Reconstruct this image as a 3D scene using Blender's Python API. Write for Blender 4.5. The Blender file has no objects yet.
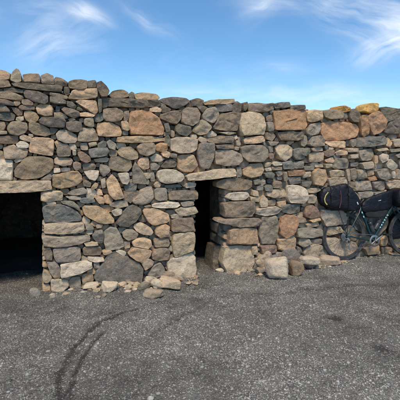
import bpy, math, random
import numpy as np
from mathutils import Vector, Matrix, noise as mnoise

# ------------------------------------------------------------------ camera, sky, sun
scene = bpy.context.scene
col = scene.collection
R = math.radians
CAM_H, PITCH, FPX = 1.55, R(7.1), 400.0          # eye height, tilt down, focal length in photo pixels
cd = bpy.data.cameras.new('camera'); cam = bpy.data.objects.new('camera', cd); col.objects.link(cam)
cam.location = (0, 0, CAM_H); cam.rotation_euler = (R(90) - PITCH, 0, 0)
cd.sensor_width = 36; cd.sensor_fit = 'HORIZONTAL'; cd.lens = 36.0 * FPX / 400.0
cd.clip_start = .05; cd.clip_end = 20000
scene.camera = cam

WALL_ANG = R(20.04)
U = np.array([math.cos(WALL_ANG), math.sin(WALL_ANG), 0.])      # along the wall, to the right
N = np.array([math.sin(WALL_ANG), -math.cos(WALL_ANG), 0.])     # out of the face, towards the yard
P0 = np.array([0., 4.87, 0.])

SUN_EL = R(60)                                                   # veiled sun, high behind the camera
SUN_AZ = R(176)
SUN_DIR = Vector((math.sin(SUN_AZ) * math.cos(SUN_EL), math.cos(SUN_AZ) * math.cos(SUN_EL), math.sin(SUN_EL)))
sd = bpy.data.lights.new('sun', 'SUN'); so = bpy.data.objects.new('sun', sd); col.objects.link(so)
sd.energy = 1.5; sd.angle = R(15); sd.color = (1, .86, .67)
so.rotation_euler = SUN_DIR.to_track_quat('Z', 'Y').to_euler(); so.location = (-6, -6, 8)

SKY_STRENGTH = .086
scene.view_settings.view_transform = 'Standard'; scene.view_settings.look = 'None'
scene.view_settings.gamma = 1; scene.view_settings.use_curve_mapping = False
scene.view_settings.exposure = 1.16
scene.cycles.max_bounces = 5; scene.cycles.diffuse_bounces = 3; scene.cycles.glossy_bounces = 2

def pix_dir(x, y):
    v = 200. - y
    c, s = math.cos(PITCH), math.sin(PITCH)
    return np.array([x - 200., FPX * c + v * s, -FPX * s + v * c])

class NT:
    """small helper to write node trees"""
    def __init__(s, nt): s.nt = nt
    def n(s, typ, ins=None, **kw):
        nd = s.nt.nodes.new(typ)
        for k, v in kw.items(): setattr(nd, k, v)
        for k, v in (ins or {}).items():
            if isinstance(v, bpy.types.NodeSocket): s.nt.links.new(v, nd.inputs[k])
            else: nd.inputs[k].default_value = v
        return nd
    def m(s, op, a, b=0., c=0., clamp=False):
        return s.n('ShaderNodeMath', {0: a, 1: b, 2: c}, operation=op, use_clamp=clamp).outputs[0]
    def mix(s, f, a, b, mode='MIX'):
        nd = s.n('ShaderNodeMix', {0: f, 6: a, 7: b}, data_type='RGBA', blend_type=mode)
        return nd.outputs[2]
    def ramp(s, f, *stops):
        nd = s.n('ShaderNodeValToRGB', {0: f}); cr = nd.color_ramp
        while len(cr.elements) < len(stops): cr.elements.new(.5)
        for e, (p, c) in zip(cr.elements, stops):
            e.position = p; e.color = (c, c, c, 1) if not isinstance(c, tuple) else (*c, 1)
        return nd.outputs[0]
    def noise(s, vec, scale, detail=3, rough=.55, dist=0.):
        return s.n('ShaderNodeTexNoise', {'Vector': vec, 'Scale': scale, 'Detail': detail, 'Roughness': rough, 'Distortion': dist}).outputs[0]

world = bpy.data.worlds.new('World'); scene.world = world; world.use_nodes = True
wt = world.node_tree; wt.nodes.clear(); w = NT(wt)
sky = w.n('ShaderNodeTexSky', sky_type='NISHITA', sun_disc=False, sun_elevation=SUN_EL, sun_rotation=SUN_AZ,
          altitude=1500, air_density=1.0, dust_density=.05, ozone_density=5.0)
tc = w.n('ShaderNodeTexCoord').outputs['Generated']
wn = w.n('ShaderNodeTexNoise', {'Vector': tc, 'Scale': 6., 'Detail': 3.}).outputs['Color']
off = w.n('ShaderNodeVectorMath', {0: wn, 1: (.5, .5, .5)}, operation='SUBTRACT').outputs[0]
off = w.n('ShaderNodeVectorMath', {0: off, 'Scale': .075}, operation='SCALE').outputs[0]
warp = w.n('ShaderNodeVectorMath', {0: tc, 1: off}, operation='ADD').outputs[0]
def streaks(ang, seed):
    """fibrous noise drawn out along one slope of the sky"""
    c_, s_ = math.cos(ang), math.sin(ang)
    a = w.n('ShaderNodeVectorMath', {0: warp, 1: (c_, 0, s_)}, operation='DOT_PRODUCT').outputs['Value']
    b = w.n('ShaderNodeVectorMath', {0: warp, 1: (-s_, 0, c_)}, operation='DOT_PRODUCT').outputs['Value']
    cv = w.n('ShaderNodeCombineXYZ', {0: w.m('MULTIPLY', a, 9.), 1: w.m('MULTIPLY', b, 48.), 2: seed}).outputs[0]
    return w.ramp(w.noise(cv, 1.2, 4, .56, .1), (.27, .04), (.76, 1.))
FIB = {'down': streaks(R(-27), 1.3), 'up': streaks(R(26), 4.7), 'flat': streaks(R(3), 8.2)}
def wisp(x0, y0, x1, y1, width, amp):
    """soft streak of cirrus between two directions of the sky"""
    d0 = Vector(pix_dir(x0, y0)).normalized(); d1 = Vector(pix_dir(x1, y1)).normalized()
    c = ((d0 + d1) / 2).normalized(); e1 = (d1 - d0).normalized(); e2 = c.cross(e1).normalized()
    half = (d1 - d0).length / 2; wd = width / FPX
    rel = w.n('ShaderNodeVectorMath', {0: warp, 1: c}, operation='SUBTRACT').outputs[0]
    a = w.n('ShaderNodeVectorMath', {0: rel, 1: e1 / half}, operation='DOT_PRODUCT').outputs['Value']
    b = w.n('ShaderNodeVectorMath', {0: rel, 1: e2 / wd}, operation='DOT_PRODUCT').outputs['Value']
    f = w.n('ShaderNodeVectorMath', {0: rel, 1: c / .25}, operation='DOT_PRODUCT').outputs['Value']
    v = w.n('ShaderNodeCombineXYZ', {0: a, 1: b, 2: f}).outputs[0]
    q = w.n('ShaderNodeVectorMath', {0: v, 1: v}, operation='DOT_PRODUCT').outputs['Value']
    g = w.m('POWER', .36788, q)
    sl = (d1.z - d0.z) / max(1e-4, abs(d1.x - d0.x)) * (1 if d1.x > d0.x else -1)
    nz = FIB['down' if sl < -.2 else 'up' if sl > .2 else 'flat']
    return w.m('MULTIPLY', w.m('MULTIPLY', g, nz), amp)
total = None
for a in [(70, 3, 108, 19, 6, 1.15), (62, 20, 8, 52, 16, .40), (80, 18, 40, 70, 16, .40), (98, 22, 86, 64, 14, .25), (14, 2, 66, 9, 6, .5),
          (128, 6, 172, 34, 6, .6), (238, 2, 300, 0, 9, .5), (268, -4, 242, 22, 9, .45), (300, -2, 380, 12, 10, .75), (352, 62, 420, 37, 8, 1.15),
          (372, 8, 406, 44, 14, .7), (395, 20, 440, 60, 12, .9), (325, 26, 384, 54, 10, .4), (255, 72, 305, 70, 6, .35), (235, 101, 345, 90, 7, .6),
          (300, 102, 410, 96, 8, .5), (150, 98, 262, 86, 7, .35), (-60, -20, -10, 10, 12, .8), (470, 20, 520, 60, 12, .8)]:
    g = wisp(*a)
    total = g if total is None else w.m('ADD', total, g)
# thin cirrus veil over the rest of the sky, on a high flat layer
sep = w.n('ShaderNodeSeparateXYZ', {0: tc})
den = w.m('ADD', w.m('MAXIMUM', sep.outputs[2], 0.), .12)
pl = w.n('ShaderNodeCombineXYZ', {0: w.m('DIVIDE', sep.outputs[0], den), 1: w.m('MULTIPLY', w.m('DIVIDE', sep.outputs[1], den), .35), 2: 3.}).outputs[0]
veil = w.ramp(w.noise(pl, .9, 4, .6, .6), (.50, 0.), (.85, .55))
veil = w.m('MULTIPLY', veil, w.ramp(sep.outputs[2], (.02, 0.), (.12, 1.)))
total = w.m('ADD', total, w.m('MULTIPLY', veil, .6), clamp=True)
total = w.m('MULTIPLY', total, .8)
blue = w.n('ShaderNodeHueSaturation', {'Hue': .492, 'Saturation': 1.10, 'Value': .89, 'Color': sky.outputs[0]}).outputs[0]
skyc = w.mix(total, blue, (5.6, 5.9, 6.4, 1))
bg = w.n('ShaderNodeBackground', {'Color': skyc, 'Strength': SKY_STRENGTH})
out = w.n('ShaderNodeOutputWorld', {'Surface': bg.outputs[0]})

# ------------------------------------------------------------------ helpers
random.seed(7); rng = np.random.default_rng(11)
def hit_plane(x, y, o=0.):
    """photo pixel -> (u, z) on the wall face set back or forward by o (metres out of the face)"""
    d = pix_dir(x, y); pw = P0 + N * o
    t = np.dot(pw[:2], N[:2]) / np.dot(d[:2], N[:2])
    p = d * t
    return float(np.dot(p[:2] - P0[:2], U[:2])), float(CAM_H + p[2])
def hit_ground(x, y, z=0.):
    d = pix_dir(x, y); t = (z - CAM_H) / d[2]
    return d[0] * t, d[1] * t
def wall_pt(u, z, o):
    p = P0 + U * u + N * o
    return (p[0], p[1], z)
def proj(p):
    c, s = math.cos(PITCH), math.sin(PITCH)
    x, y, z = p[0], p[1], p[2] - CAM_H
    f = y * c - z * s; up = y * s + z * c
    return 200 + FPX * x / f, 200 - FPX * up / f
def u_of_x(x):
    return hit_plane(x, 150.)[0]

def mesh_obj(name, verts, faces, mat, parent=None, smooth=True, tone=None, sharp=34):
    me = bpy.data.meshes.new(name)
    me.from_pydata([tuple(v) for v in verts], [], [tuple(f) for f in faces])
    if tone is not None:
        at = me.attributes.new('tone', 'FLOAT_COLOR', 'POINT')
        arr = np.ones((len(verts), 4), np.float32); arr[:, :] = np.asarray(tone, np.float32)
        at.data.foreach_set('color', arr.ravel())
    if smooth: me.polygons.foreach_set('use_smooth', [True] * len(me.polygons))
    me.materials.append(mat); me.update()
    if smooth and sharp: me.set_sharp_from_angle(angle=R(sharp))
    o = bpy.data.objects.new(name, me); col.objects.link(o)
    if parent is not None: o.parent = parent
    return o
def tag(o, label, cat, group=None, kind=None):
    o['label'] = label; o['category'] = cat
    if group: o['group'] = group
    if kind: o['kind'] = kind
    return o
def empty(name, loc=(0, 0, 0)):
    o = bpy.data.objects.new(name, None); col.objects.link(o); o.location = loc; o.empty_display_size = .2
    return o
class MB:
    def __init__(s): s.v = []; s.f = []; s.t = []
    def add(s, v, f, tone=(1, 1, 1, 1)):
        b = len(s.v); s.v += [tuple(q) for q in v]; s.f += [tuple(b + i for i in q) for q in f]; s.t += [tone] * len(v)
        return s
    def box(s, c, h, rot=None):
        v = [Vector((sx * h[0], sy * h[1], sz * h[2])) for sx in (-1, 1) for sy in (-1, 1) for sz in (-1, 1)]
        if rot is not None: v = [rot @ q for q in v]
        v = [q + Vector(c) for q in v]
        return s.add(v, [(0, 1, 3, 2), (4, 6, 7, 5), (0, 4, 5, 1), (2, 3, 7, 6), (0, 2, 6, 4), (1, 5, 7, 3)])
    def tube(s, pts, r, n=8, closed=False, flat=1.):
        pts = [Vector(p) for p in pts]; L = len(pts); rs = r if isinstance(r, (list, tuple)) else [r] * L
        vs = []; prev = None
        for i, p in enumerate(pts):
            if closed: t = pts[(i + 1) % L] - pts[i - 1]
            else: t = pts[min(i + 1, L - 1)] - pts[max(i - 1, 0)]
            t.normalize()
            if prev is None:
                a = Vector((0, 1, 0)) if abs(t.y) < .9 else Vector((1, 0, 0))
            else: a = prev
            b = t.cross(a).normalized(); a = b.cross(t).normalized(); prev = a
            for k in range(n):
                an = 2 * math.pi * k / n
                vs.append(p + a * math.cos(an) * rs[i] * flat + b * math.sin(an) * rs[i])
        fs = []
        for i in range(L if closed else L - 1):
            j = (i + 1) % L
            for k in range(n):
                fs.append((i * n + k, i * n + (k + 1) % n, j * n + (k + 1) % n, j * n + k))
        if not closed:
            fs.append(tuple(range(n))[::-1]); fs.append(tuple((L - 1) * n + k for k in range(n)))
        return s.add(vs, fs)
    def lathe(s, prof, c, n=48, closed=True):
        """profile of (radius, y) turned round the y axis through c"""
        vs = []; L = len(prof)
        for k in range(n):
            an = 2 * math.pi * k / n
            for r, y in prof: vs.append((c[0] + r * math.cos(an), c[1] + y, c[2] + r * math.sin(an)))
        fs = []
        for k in range(n):
            k2 = (k + 1) % n
            for i in range(L if closed else L - 1):
                j = (i + 1) % L
                fs.append((k * L + i, k * L + j, k2 * L + j, k2 * L + i))
        return s.add(vs, fs)
    def build(s, name, mat, parent=None, smooth=True, use_tone=False):
        return mesh_obj(name, s.v, s.f, mat, parent, smooth, s.t if use_tone else None)

# ------------------------------------------------------------------ materials
def new_mat(name):
    m = bpy.data.materials.new(name); m.use_nodes = True; nt = m.node_tree; nt.nodes.clear()
    k = NT(nt); b = k.n('ShaderNodeBsdfPrincipled'); k.n('ShaderNodeOutputMaterial', {'Surface': b.outputs[0]})
    return m, k, b
def link(k, a, b): k.nt.links.new(a, b)

def stone_material(name, grain=1.):
    m, k, b = new_mat(name)
    pos = k.n('ShaderNodeNewGeometry').outputs['Position']
    att = k.n('ShaderNodeAttribute', attribute_name='tone')
    base = att.outputs['Color']; rnd = att.outputs['Alpha']
    sh = k.n('ShaderNodeCombineXYZ', {0: k.m('MULTIPLY', rnd, 37.), 1: k.m('MULTIPLY', rnd, 91.), 2: k.m('MULTIPLY', rnd, 53.)}).outputs[0]
    p = k.n('ShaderNodeVectorMath', {0: pos, 1: sh}, operation='ADD').outputs[0]
    big = k.noise(p, 7 * grain, 3, .6, .3); mid = k.noise(p, 26 * grain, 4, .68, .2); fine = k.noise(p, 150 * grain, 3, .75)
    # weathering crust: some of every stone goes grey, some goes warm
    c = k.mix(k.ramp(big, (.42, 0.), (.68, .55)), base, k.mix(.5, base, (.25, .235, .205, 1)))
    warm = k.noise(k.n('ShaderNodeVectorMath', {0: p, 1: (4.3, 8.1, 2.2)}, operation='ADD').outputs[0], 5.5 * grain, 3, .6, .5)
    c = k.mix(k.ramp(warm, (.48, 0.), (.66, .62)), c, k.mix(.42, base, (.58, .37, .19, 1)))
    c = k.mix(k.ramp(mid, (.28, .75), (.48, 0.)), c, k.mix(.6, c, (.06, .055, .05, 1)))          # dark grime
    c = k.mix(k.ramp(mid, (.54, 0.), (.72, .6)), c, k.mix(.5, c, (.62, .58, .50, 1)))           # pale bloom
    lich = k.noise(p, 48 * grain, 3, .5, .8)
    lm = k.m('MULTIPLY', k.ramp(lich, (.66, 0.), (.70, .75)), k.ramp(big, (.45, 0.), (.6, 1.)))
    c = k.mix(lm, c, (.58, .56, .49, 1))                                                        # crust lichen specks
    c = k.mix(k.m('MULTIPLY', k.ramp(fine, (.32, .7), (.5, 0.)), .9), c, k.mix(.55, c, (.05, .05, .05, 1)))
    c = k.mix(k.ramp(fine, (.54, 0.), (.72, .5)), c, k.mix(.5, c, (.7, .66, .6, 1)))
    link(k, c, b.inputs['Base Color'])
    b.inputs['Roughness'].default_value = .92; b.inputs['Specular IOR Level'].default_value = .22
    vor = k.n('ShaderNodeTexVoronoi', {'Vector': p, 'Scale': 19 * grain}, feature='F1').outputs['Distance']
    h = k.m('ADD', k.m('MULTIPLY', big, .55), k.m('MULTIPLY', mid, .45))
    h = k.m('ADD', h, k.m('MULTIPLY', vor, .22)); h = k.m('ADD', h, k.m('MULTIPLY', fine, .17))
    bp = k.n('ShaderNodeBump', {'Height': h, 'Strength': 1., 'Distance': .036 / grain})
    link(k, bp.outputs[0], b.inputs['Normal'])
    return m
M_STONE = stone_material('weathered_stone')

def ground_material():
    m, k, b = new_mat('gravel_soil')
    pos = k.n('ShaderNodeNewGeometry').outputs['Position']
    mask = k.n('ShaderNodeAttribute', attribute_name='tone')
    sp = k.n('ShaderNodeSeparateColor', {0: mask.outputs['Color']})
    tr = sp.outputs[0]
    big = k.noise(pos, 1.3, 5, .6); mid = k.noise(pos, 9, 5, .65); fine = k.noise(pos, 90, 4, .75)
    vor = k.n('ShaderNodeTexVoronoi', {'Vector': pos, 'Scale': 110.}, feature='F1')
    vor2 = k.n('ShaderNodeTexVoronoi', {'Vector': pos, 'Scale': 47.}, feature='F1')
    c = k.mix(k.m('ADD', k.m('MULTIPLY', sp.outputs[1], .7), k.m('MULTIPLY', big, .3)), (.064, .060, .052, 1), (.265, .252, .225, 1))
    c = k.mix(k.ramp(mid, (.35, .6), (.6, 0.)), c, (.075, .066, .056, 1))
    stone = k.n('ShaderNodeSeparateColor', {0: vor.outputs['Color']}).outputs[0]
    c = k.mix(k.m('MULTIPLY', k.ramp(vor.outputs['Distance'], (.25, 1.), (.5, 0.)), k.ramp(stone, (.45, 0.), (1., .75))), c, (.40, .385, .36, 1))
    st2 = k.n('ShaderNodeSeparateColor', {0: vor2.outputs['Color']}).outputs[1]
    c = k.mix(k.m('MULTIPLY', k.ramp(vor2.outputs['Distance'], (.2, 1.), (.42, 0.)), k.ramp(st2, (.6, 0.), (.95, .7))), c, (.33, .31, .285, 1))
    c = k.mix(k.ramp(fine, (.3, .6), (.52, 0.)), c, (.05, .047, .044, 1))
    tr = k.m('MULTIPLY', k.ramp(k.m('ADD', tr, k.m('MULTIPLY', k.m('SUBTRACT', k.noise(pos, 22, 4, .7), .5), 1.3)), (.22, 0.), (.62, 1.)), k.ramp(tr, (.02, 0.), (.2, 1.)))
    c = k.mix(tr, c, k.mix(.74, c, (.036, .031, .028, 1)))                       # loose dark cinder turned up by wheels and feet
    link(k, c, b.inputs['Base Color']); b.inputs['Roughness'].default_value = .95; b.inputs['Specular IOR Level'].default_value = .2
    h = k.m('SUBTRACT', k.m('MULTIPLY', mid, .8), k.m('MULTIPLY', vor.outputs['Distance'], .28))
    h = k.m('SUBTRACT', h, k.m('MULTIPLY', vor2.outputs['Distance'], .5)); h = k.m('ADD', h, k.m('MULTIPLY', fine, .2))
    bp = k.n('ShaderNodeBump', {'Height': h, 'Strength': 1., 'Distance': .022})
    link(k, bp.outputs[0], b.inputs['Normal'])
    return m
M_GROUND = ground_material()
def plain(name, c, rough=.6, metal=0., bump=0., bscale=300., spec=.5, var=.0):
    m, k, b = new_mat(name)
    pos = k.n('ShaderNodeTexCoord').outputs['Object']
    nz = k.noise(pos, bscale * .12, 4, .6)
    dirty = k.mix(k.ramp(nz, (.42, 0.), (.75, var)), (*c, 1), (.24, .22, .19, 1))
    link(k, dirty, b.inputs['Base Color'])
    b.inputs['Roughness'].default_value = rough; b.inputs['Metallic'].default_value = metal; b.inputs['Specular IOR Level'].default_value = spec
    if bump:
        bp = k.n('ShaderNodeBump', {'Height': k.noise(pos, bscale, 3, .6), 'Strength': bump, 'Distance': .01})
        link(k, bp.outputs[0], b.inputs['Normal'])
    return m
def pebble_material():
    m, k, b = new_mat('pebble')
    att = k.n('ShaderNodeAttribute', attribute_name='tone'); pos = k.n('ShaderNodeNewGeometry').outputs['Position']
    f = k.noise(pos, 160, 3, .6)
    c = k.mix(k.ramp(f, (.35, .5), (.6, 0.)), att.outputs['Color'], (.09, .085, .08, 1))
    link(k, c, b.inputs['Base Color']); b.inputs['Roughness'].default_value = .95; b.inputs['Specular IOR Level'].default_value = .2
    return m
M_PEBBLE = pebble_material()
M_TYRE = plain('dusty_rubber', (.032, .031, .03), .75, 0, .4, 200, .4, .4)
M_RIM = plain('dark_rim', (.03, .03, .032), .45, 0, 0, 60, .5, .25)
M_TEAL = plain('dark_teal_paint', (.004, .038, .046), .36, 0, 0, 50, .45, .05)
M_DECAL = plain('pale_teal_decal', (.50, .86, .84), .4)
M_METAL = plain('worn_steel', (.42, .40, .37), .38, 1., 0, 80, .5, .3)
M_BLACK = plain('black_alloy', (.018, .018, .02), .42, 0, 0, 60, .5, .15)
M_BAG = plain('navy_coated_fabric', (.0028, .0038, .0090), .5, 0, .8, 38, .4, .03)
M_BAG2 = plain('charcoal_fabric', (.022, .024, .026), .75, 0, .4, 120, .25, .08)
M_WEB = plain('black_webbing', (.022, .022, .024), .7, 0, .5, 400, .3, .1)
M_YEL = plain('yellow_strap', (.50, .41, .14), .7)
M_RED = plain('dull_red_strap', (.12, .035, .045), .75)
M_WHITE = plain('white_print', (.7, .72, .72), .5)

# ------------------------------------------------------------------ ground
TRACKS = [  # dark wheel lines in the gravel, as ground points seen in the photo: (points, half width m, strength)
    ([(60, 404), (58, 390), (59, 376), (65, 360), (75, 344), (88, 331), (104, 320), (122, 312), (136, 308)], .023, .95),
    ([(68, 404), (70, 390), (75, 372), (83, 355), (94, 341), (102, 333)], .019, .95),
    ([(59, 378), (68, 362), (78, 350)], .026, .6), ([(84, 318), (106, 313), (130, 309)], .035, .4),
    ([(148, 303), (168, 301)], .06, .5), ([(158, 330), (178, 320)], .05, .5), ([(160, 324), (186, 312), (214, 300)], .03, .45),
    ([(196, 300), (240, 293), (290, 292)], .05, .5), ([(300, 290), (350, 286), (402, 284)], .06, .5), ([(210, 310), (262, 304), (300, 303)], .03, .35),
    ([(0, 322), (40, 312), (70, 306)], .05, .4), ([(330, 300), (372, 297), (404, 299)], .04, .4)]
SPOTS = [(336, 319, .075, .95), (384, 350, .09, .75), (349, 328, .05, .5), (222, 350, .08, .35), (170, 305, .12, .6), (300, 308, .10, .4), (262, 296, .2, .3),
         (30, 304, .22, .45), (200, 286, .25, .5), (38, 362, .06, .6), (250, 292, .3, .35), (345, 296, .25, .35), (310, 350, .07, .4), (120, 300, .25, .35), (384, 316, .15, .35)]
TR = [(np.array([hit_ground(*p) for p in pts]), hw, st) for pts, hw, st in TRACKS]
SP = [(np.array(hit_ground(x, y)), r, st) for x, y, r, st in SPOTS]
def track_mask(X, Y):
    m = np.zeros_like(X)
    wob = .5 + .5 * np.sin(X * 23. + Y * 17.) * np.sin(Y * 31. - X * 11.)
    for pts, hw, st in TR:
        for a, b in zip(pts[:-1], pts[1:]):
            d = b - a; L2 = (d ** 2).sum()
            t = np.clip(((X - a[0]) * d[0] + (Y - a[1]) * d[1]) / L2, 0, 1)
            q = np.hypot(X - a[0] - t * d[0], Y - a[1] - t * d[1])
            m = np.maximum(m, st * (.65 + .35 * wob) * np.clip(1.5 - q / hw, 0, 1))
    for c, r, st in SP:
        q = np.hypot((X - c[0]) * .8, Y - c[1]) / r
        m = np.maximum(m, st * (.5 + .5 * wob) * np.clip(1.35 - q, 0, 1))
    return np.clip(m, 0, 1)
def patch(X, Y):
    """loose darker and paler drifts of the gravel, plus shade painted in towards the wall, 0..1"""
    a = np.sin(X * 1.9 + 1.3 * np.sin(Y * 1.4 + .5)) * np.sin(Y * 2.7 + 1.1 * np.sin(X * 1.2) + 2.)
    b = np.sin(X * 5.1 + 2. * np.sin(Y * 3.3)) * np.sin(Y * 6.3 + 1.7 * np.sin(X * 4.1))
    c = np.sin(X * 12.7 + 2. * np.sin(Y * 9.1)) * np.sin(Y * 14.9 + 1.9 * np.sin(X * 10.3))
    f = (X - P0[0]) * N[0] + (Y - P0[1]) * N[1]
    return np.clip(.5 + .22 * a + .22 * b + .16 * c + .17 * np.clip(f - 1.3, -1, 1), 0, 1)  # last term paints the ground darker towards the wall, as shade
_w = np.random.default_rng(77); WAVES = [(2 * math.pi / l * math.cos(a), 2 * math.pi / l * math.sin(a), p, .0055 * l ** .55)
         for l, a, p in zip(np.geomspace(.11, .9, 34), _w.uniform(0, 6.283, 34), _w.uniform(0, 6.283, 34))]
def gz(X, Y):
    """ground relief: near-flat yard with faint swells"""
    k = np.exp(-((X / 14.) ** 2 + ((Y - 4) / 14.) ** 2))
    lump = sum(am * np.sin(kx * X + ky * Y + p) for kx, ky, p, am in WAVES) * np.exp(-((X - .5) / 6.) ** 2 - ((Y - 3.5) / 6.) ** 2) * .55
    return lump + k * (.010 * np.sin(X * 1.7 + .6) * np.sin(Y * 2.1 + 1.) + .006 * np.sin(X * 4.3 + Y * 3.1) + .003 * np.sin(X * 11. - Y * 7.) + .0025 * np.sin(Y * 13. + X * 5.))
def axis(lo, hi, step, far):
    a = np.arange(lo, hi + 1e-6, step); g = []
    d = step
    while d < far: d *= 1.6; g.append(d)
    g = np.array(g)
    return np.concatenate([(lo - g)[::-1], a, hi + g])
gx = axis(-4.6, 6.4, .03, 4500); gy = axis(1.2, 7.4, .03, 4500)
XX, YY = np.meshgrid(gx, gy, indexing='xy')
MK = track_mask(XX, YY)
ZZ = gz(XX, YY) - .014 * MK
nx_, ny_ = len(gx), len(gy)
gv = np.stack([XX, YY, ZZ], -1).reshape(-1, 3)
ii, jj = np.meshgrid(np.arange(nx_ - 1), np.arange(ny_ - 1), indexing='xy')
q0 = (jj * nx_ + ii).ravel()
gf = np.stack([q0, q0 + 1, q0 + nx_ + 1, q0 + nx_], -1)
def fast_mesh(name, verts, faces, mat, tone=None, smooth=True):
    me = bpy.data.meshes.new(name); nf, k = faces.shape
    me.vertices.add(len(verts)); me.vertices.foreach_set('co', verts.astype(np.float32).ravel())
    me.loops.add(nf * k); me.loops.foreach_set('vertex_index', faces.astype(np.int32).ravel())
    me.polygons.add(nf); me.polygons.foreach_set('loop_start', np.arange(0, nf * k, k, dtype=np.int32))
    me.update(calc_edges=True)
    me.polygons.foreach_set('use_smooth', np.full(nf, smooth))
    if tone is not None:
        at = me.attributes.new('tone', 'FLOAT_COLOR', 'POINT'); at.data.foreach_set('color', tone.astype(np.float32).ravel())
    me.materials.append(mat); me.validate(); me.update()
    o = bpy.data.objects.new(name, me); col.objects.link(o)
    return o
mk = MK.ravel()
ground = fast_mesh('ground', gv, gf, M_GROUND, np.stack([mk, patch(XX, YY).ravel(), mk, np.ones_like(mk)], -1))
ground['kind'] = 'structure'

# ------------------------------------------------------------------ the wall: stones read off the photograph (pixel outlines on the wall face)
TONES = {'g': (.40, .342, .28), 'd': (.205, .175, .142), 'b': (.36, .27, .195), 't': (.665, .515, .365), 'w': (.79, .665, .525),
         'p': (.79, .54, .345), 'o': (.63, .36, .205), 'r': (.38, .235, .17), 's': (.25, .238, .21), 'h': (.565, .452, .338), 'k': (.61, .42, .265),
         'y': (1., .47, .13), 'l': (.80, .62, .44)}  # y: low sunlight on two grey capstones, put into their colour
COPING = """
k 0 69.5 4 70.5 10 73.5 9.5 79 6 80 0 80 -6 79 -6 71
h 10.5 80 12 73 16 68.5 19 70 21 76 21 81.5 15 82
b 23 74.5 30 73.5 38 74 40 77 40 83 24 82
b 41 75.5 47 73.5 53 76 54 84 42 84
b 54 79 56 76.5 62 78.5 68 82 67 86 55 85
b 68.5 82 74 80 81 79.5 87.5 81 87 88.5 80 89 69 88
d 88 81 95 80 96.5 82 96 87.5 88 88
d 97 89 97 83 101 81.5 106 86 109 91 107 96.5 101 97
b 109 95 113 91 122 89.5 128 92 129 96.5 122 98 112 97.5
d 129 95 132 91.5 134.5 93 134.5 98.5 130 98.5
k 134.5 94 142 92.5 157 94 159.5 98 158 100 145 100 136 98.5
d 160 101 163 98 176 97 186 98 190 101 186 105 177 108.5 173 108 165 104
d 191 100 198 98 204 100 203.5 105 192 106
p 203 102.5 210 100 234 98.8 235 101.5 225 104 205 105
s 215 105 232 104 232 111 222 112 216 111
d 232.5 105 238 101 242.5 104 242 111 236 113 233 112
d 243 103.5 246.5 102 247.5 106 244.5 111 243 109
b 247.5 105 250 103 258 103 264 104 272 103 273 110 265 112 248.5 111.5
d 272.5 104 280 102.5 289 102 290 107 275 108.5
d 290 105.5 304 105 304.5 109.5 290 110
p 307 112 312 110 320 110.5 321 120 313 122 307 121
b 321.5 111 330 109.5 340 110 342 113 341 118.5 330 119.5 324 117
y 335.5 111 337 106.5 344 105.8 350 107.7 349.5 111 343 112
s 342 112.5 345 111 348.5 112 348 119 343 119
d 350 110 354 109 358.5 113 358 123 352 122 349 118
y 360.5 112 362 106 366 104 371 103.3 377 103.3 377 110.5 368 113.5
d 378.5 108 384 107 396 109 400 109 403 112 402 116 392 120 385 122 380 113
"""
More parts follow.
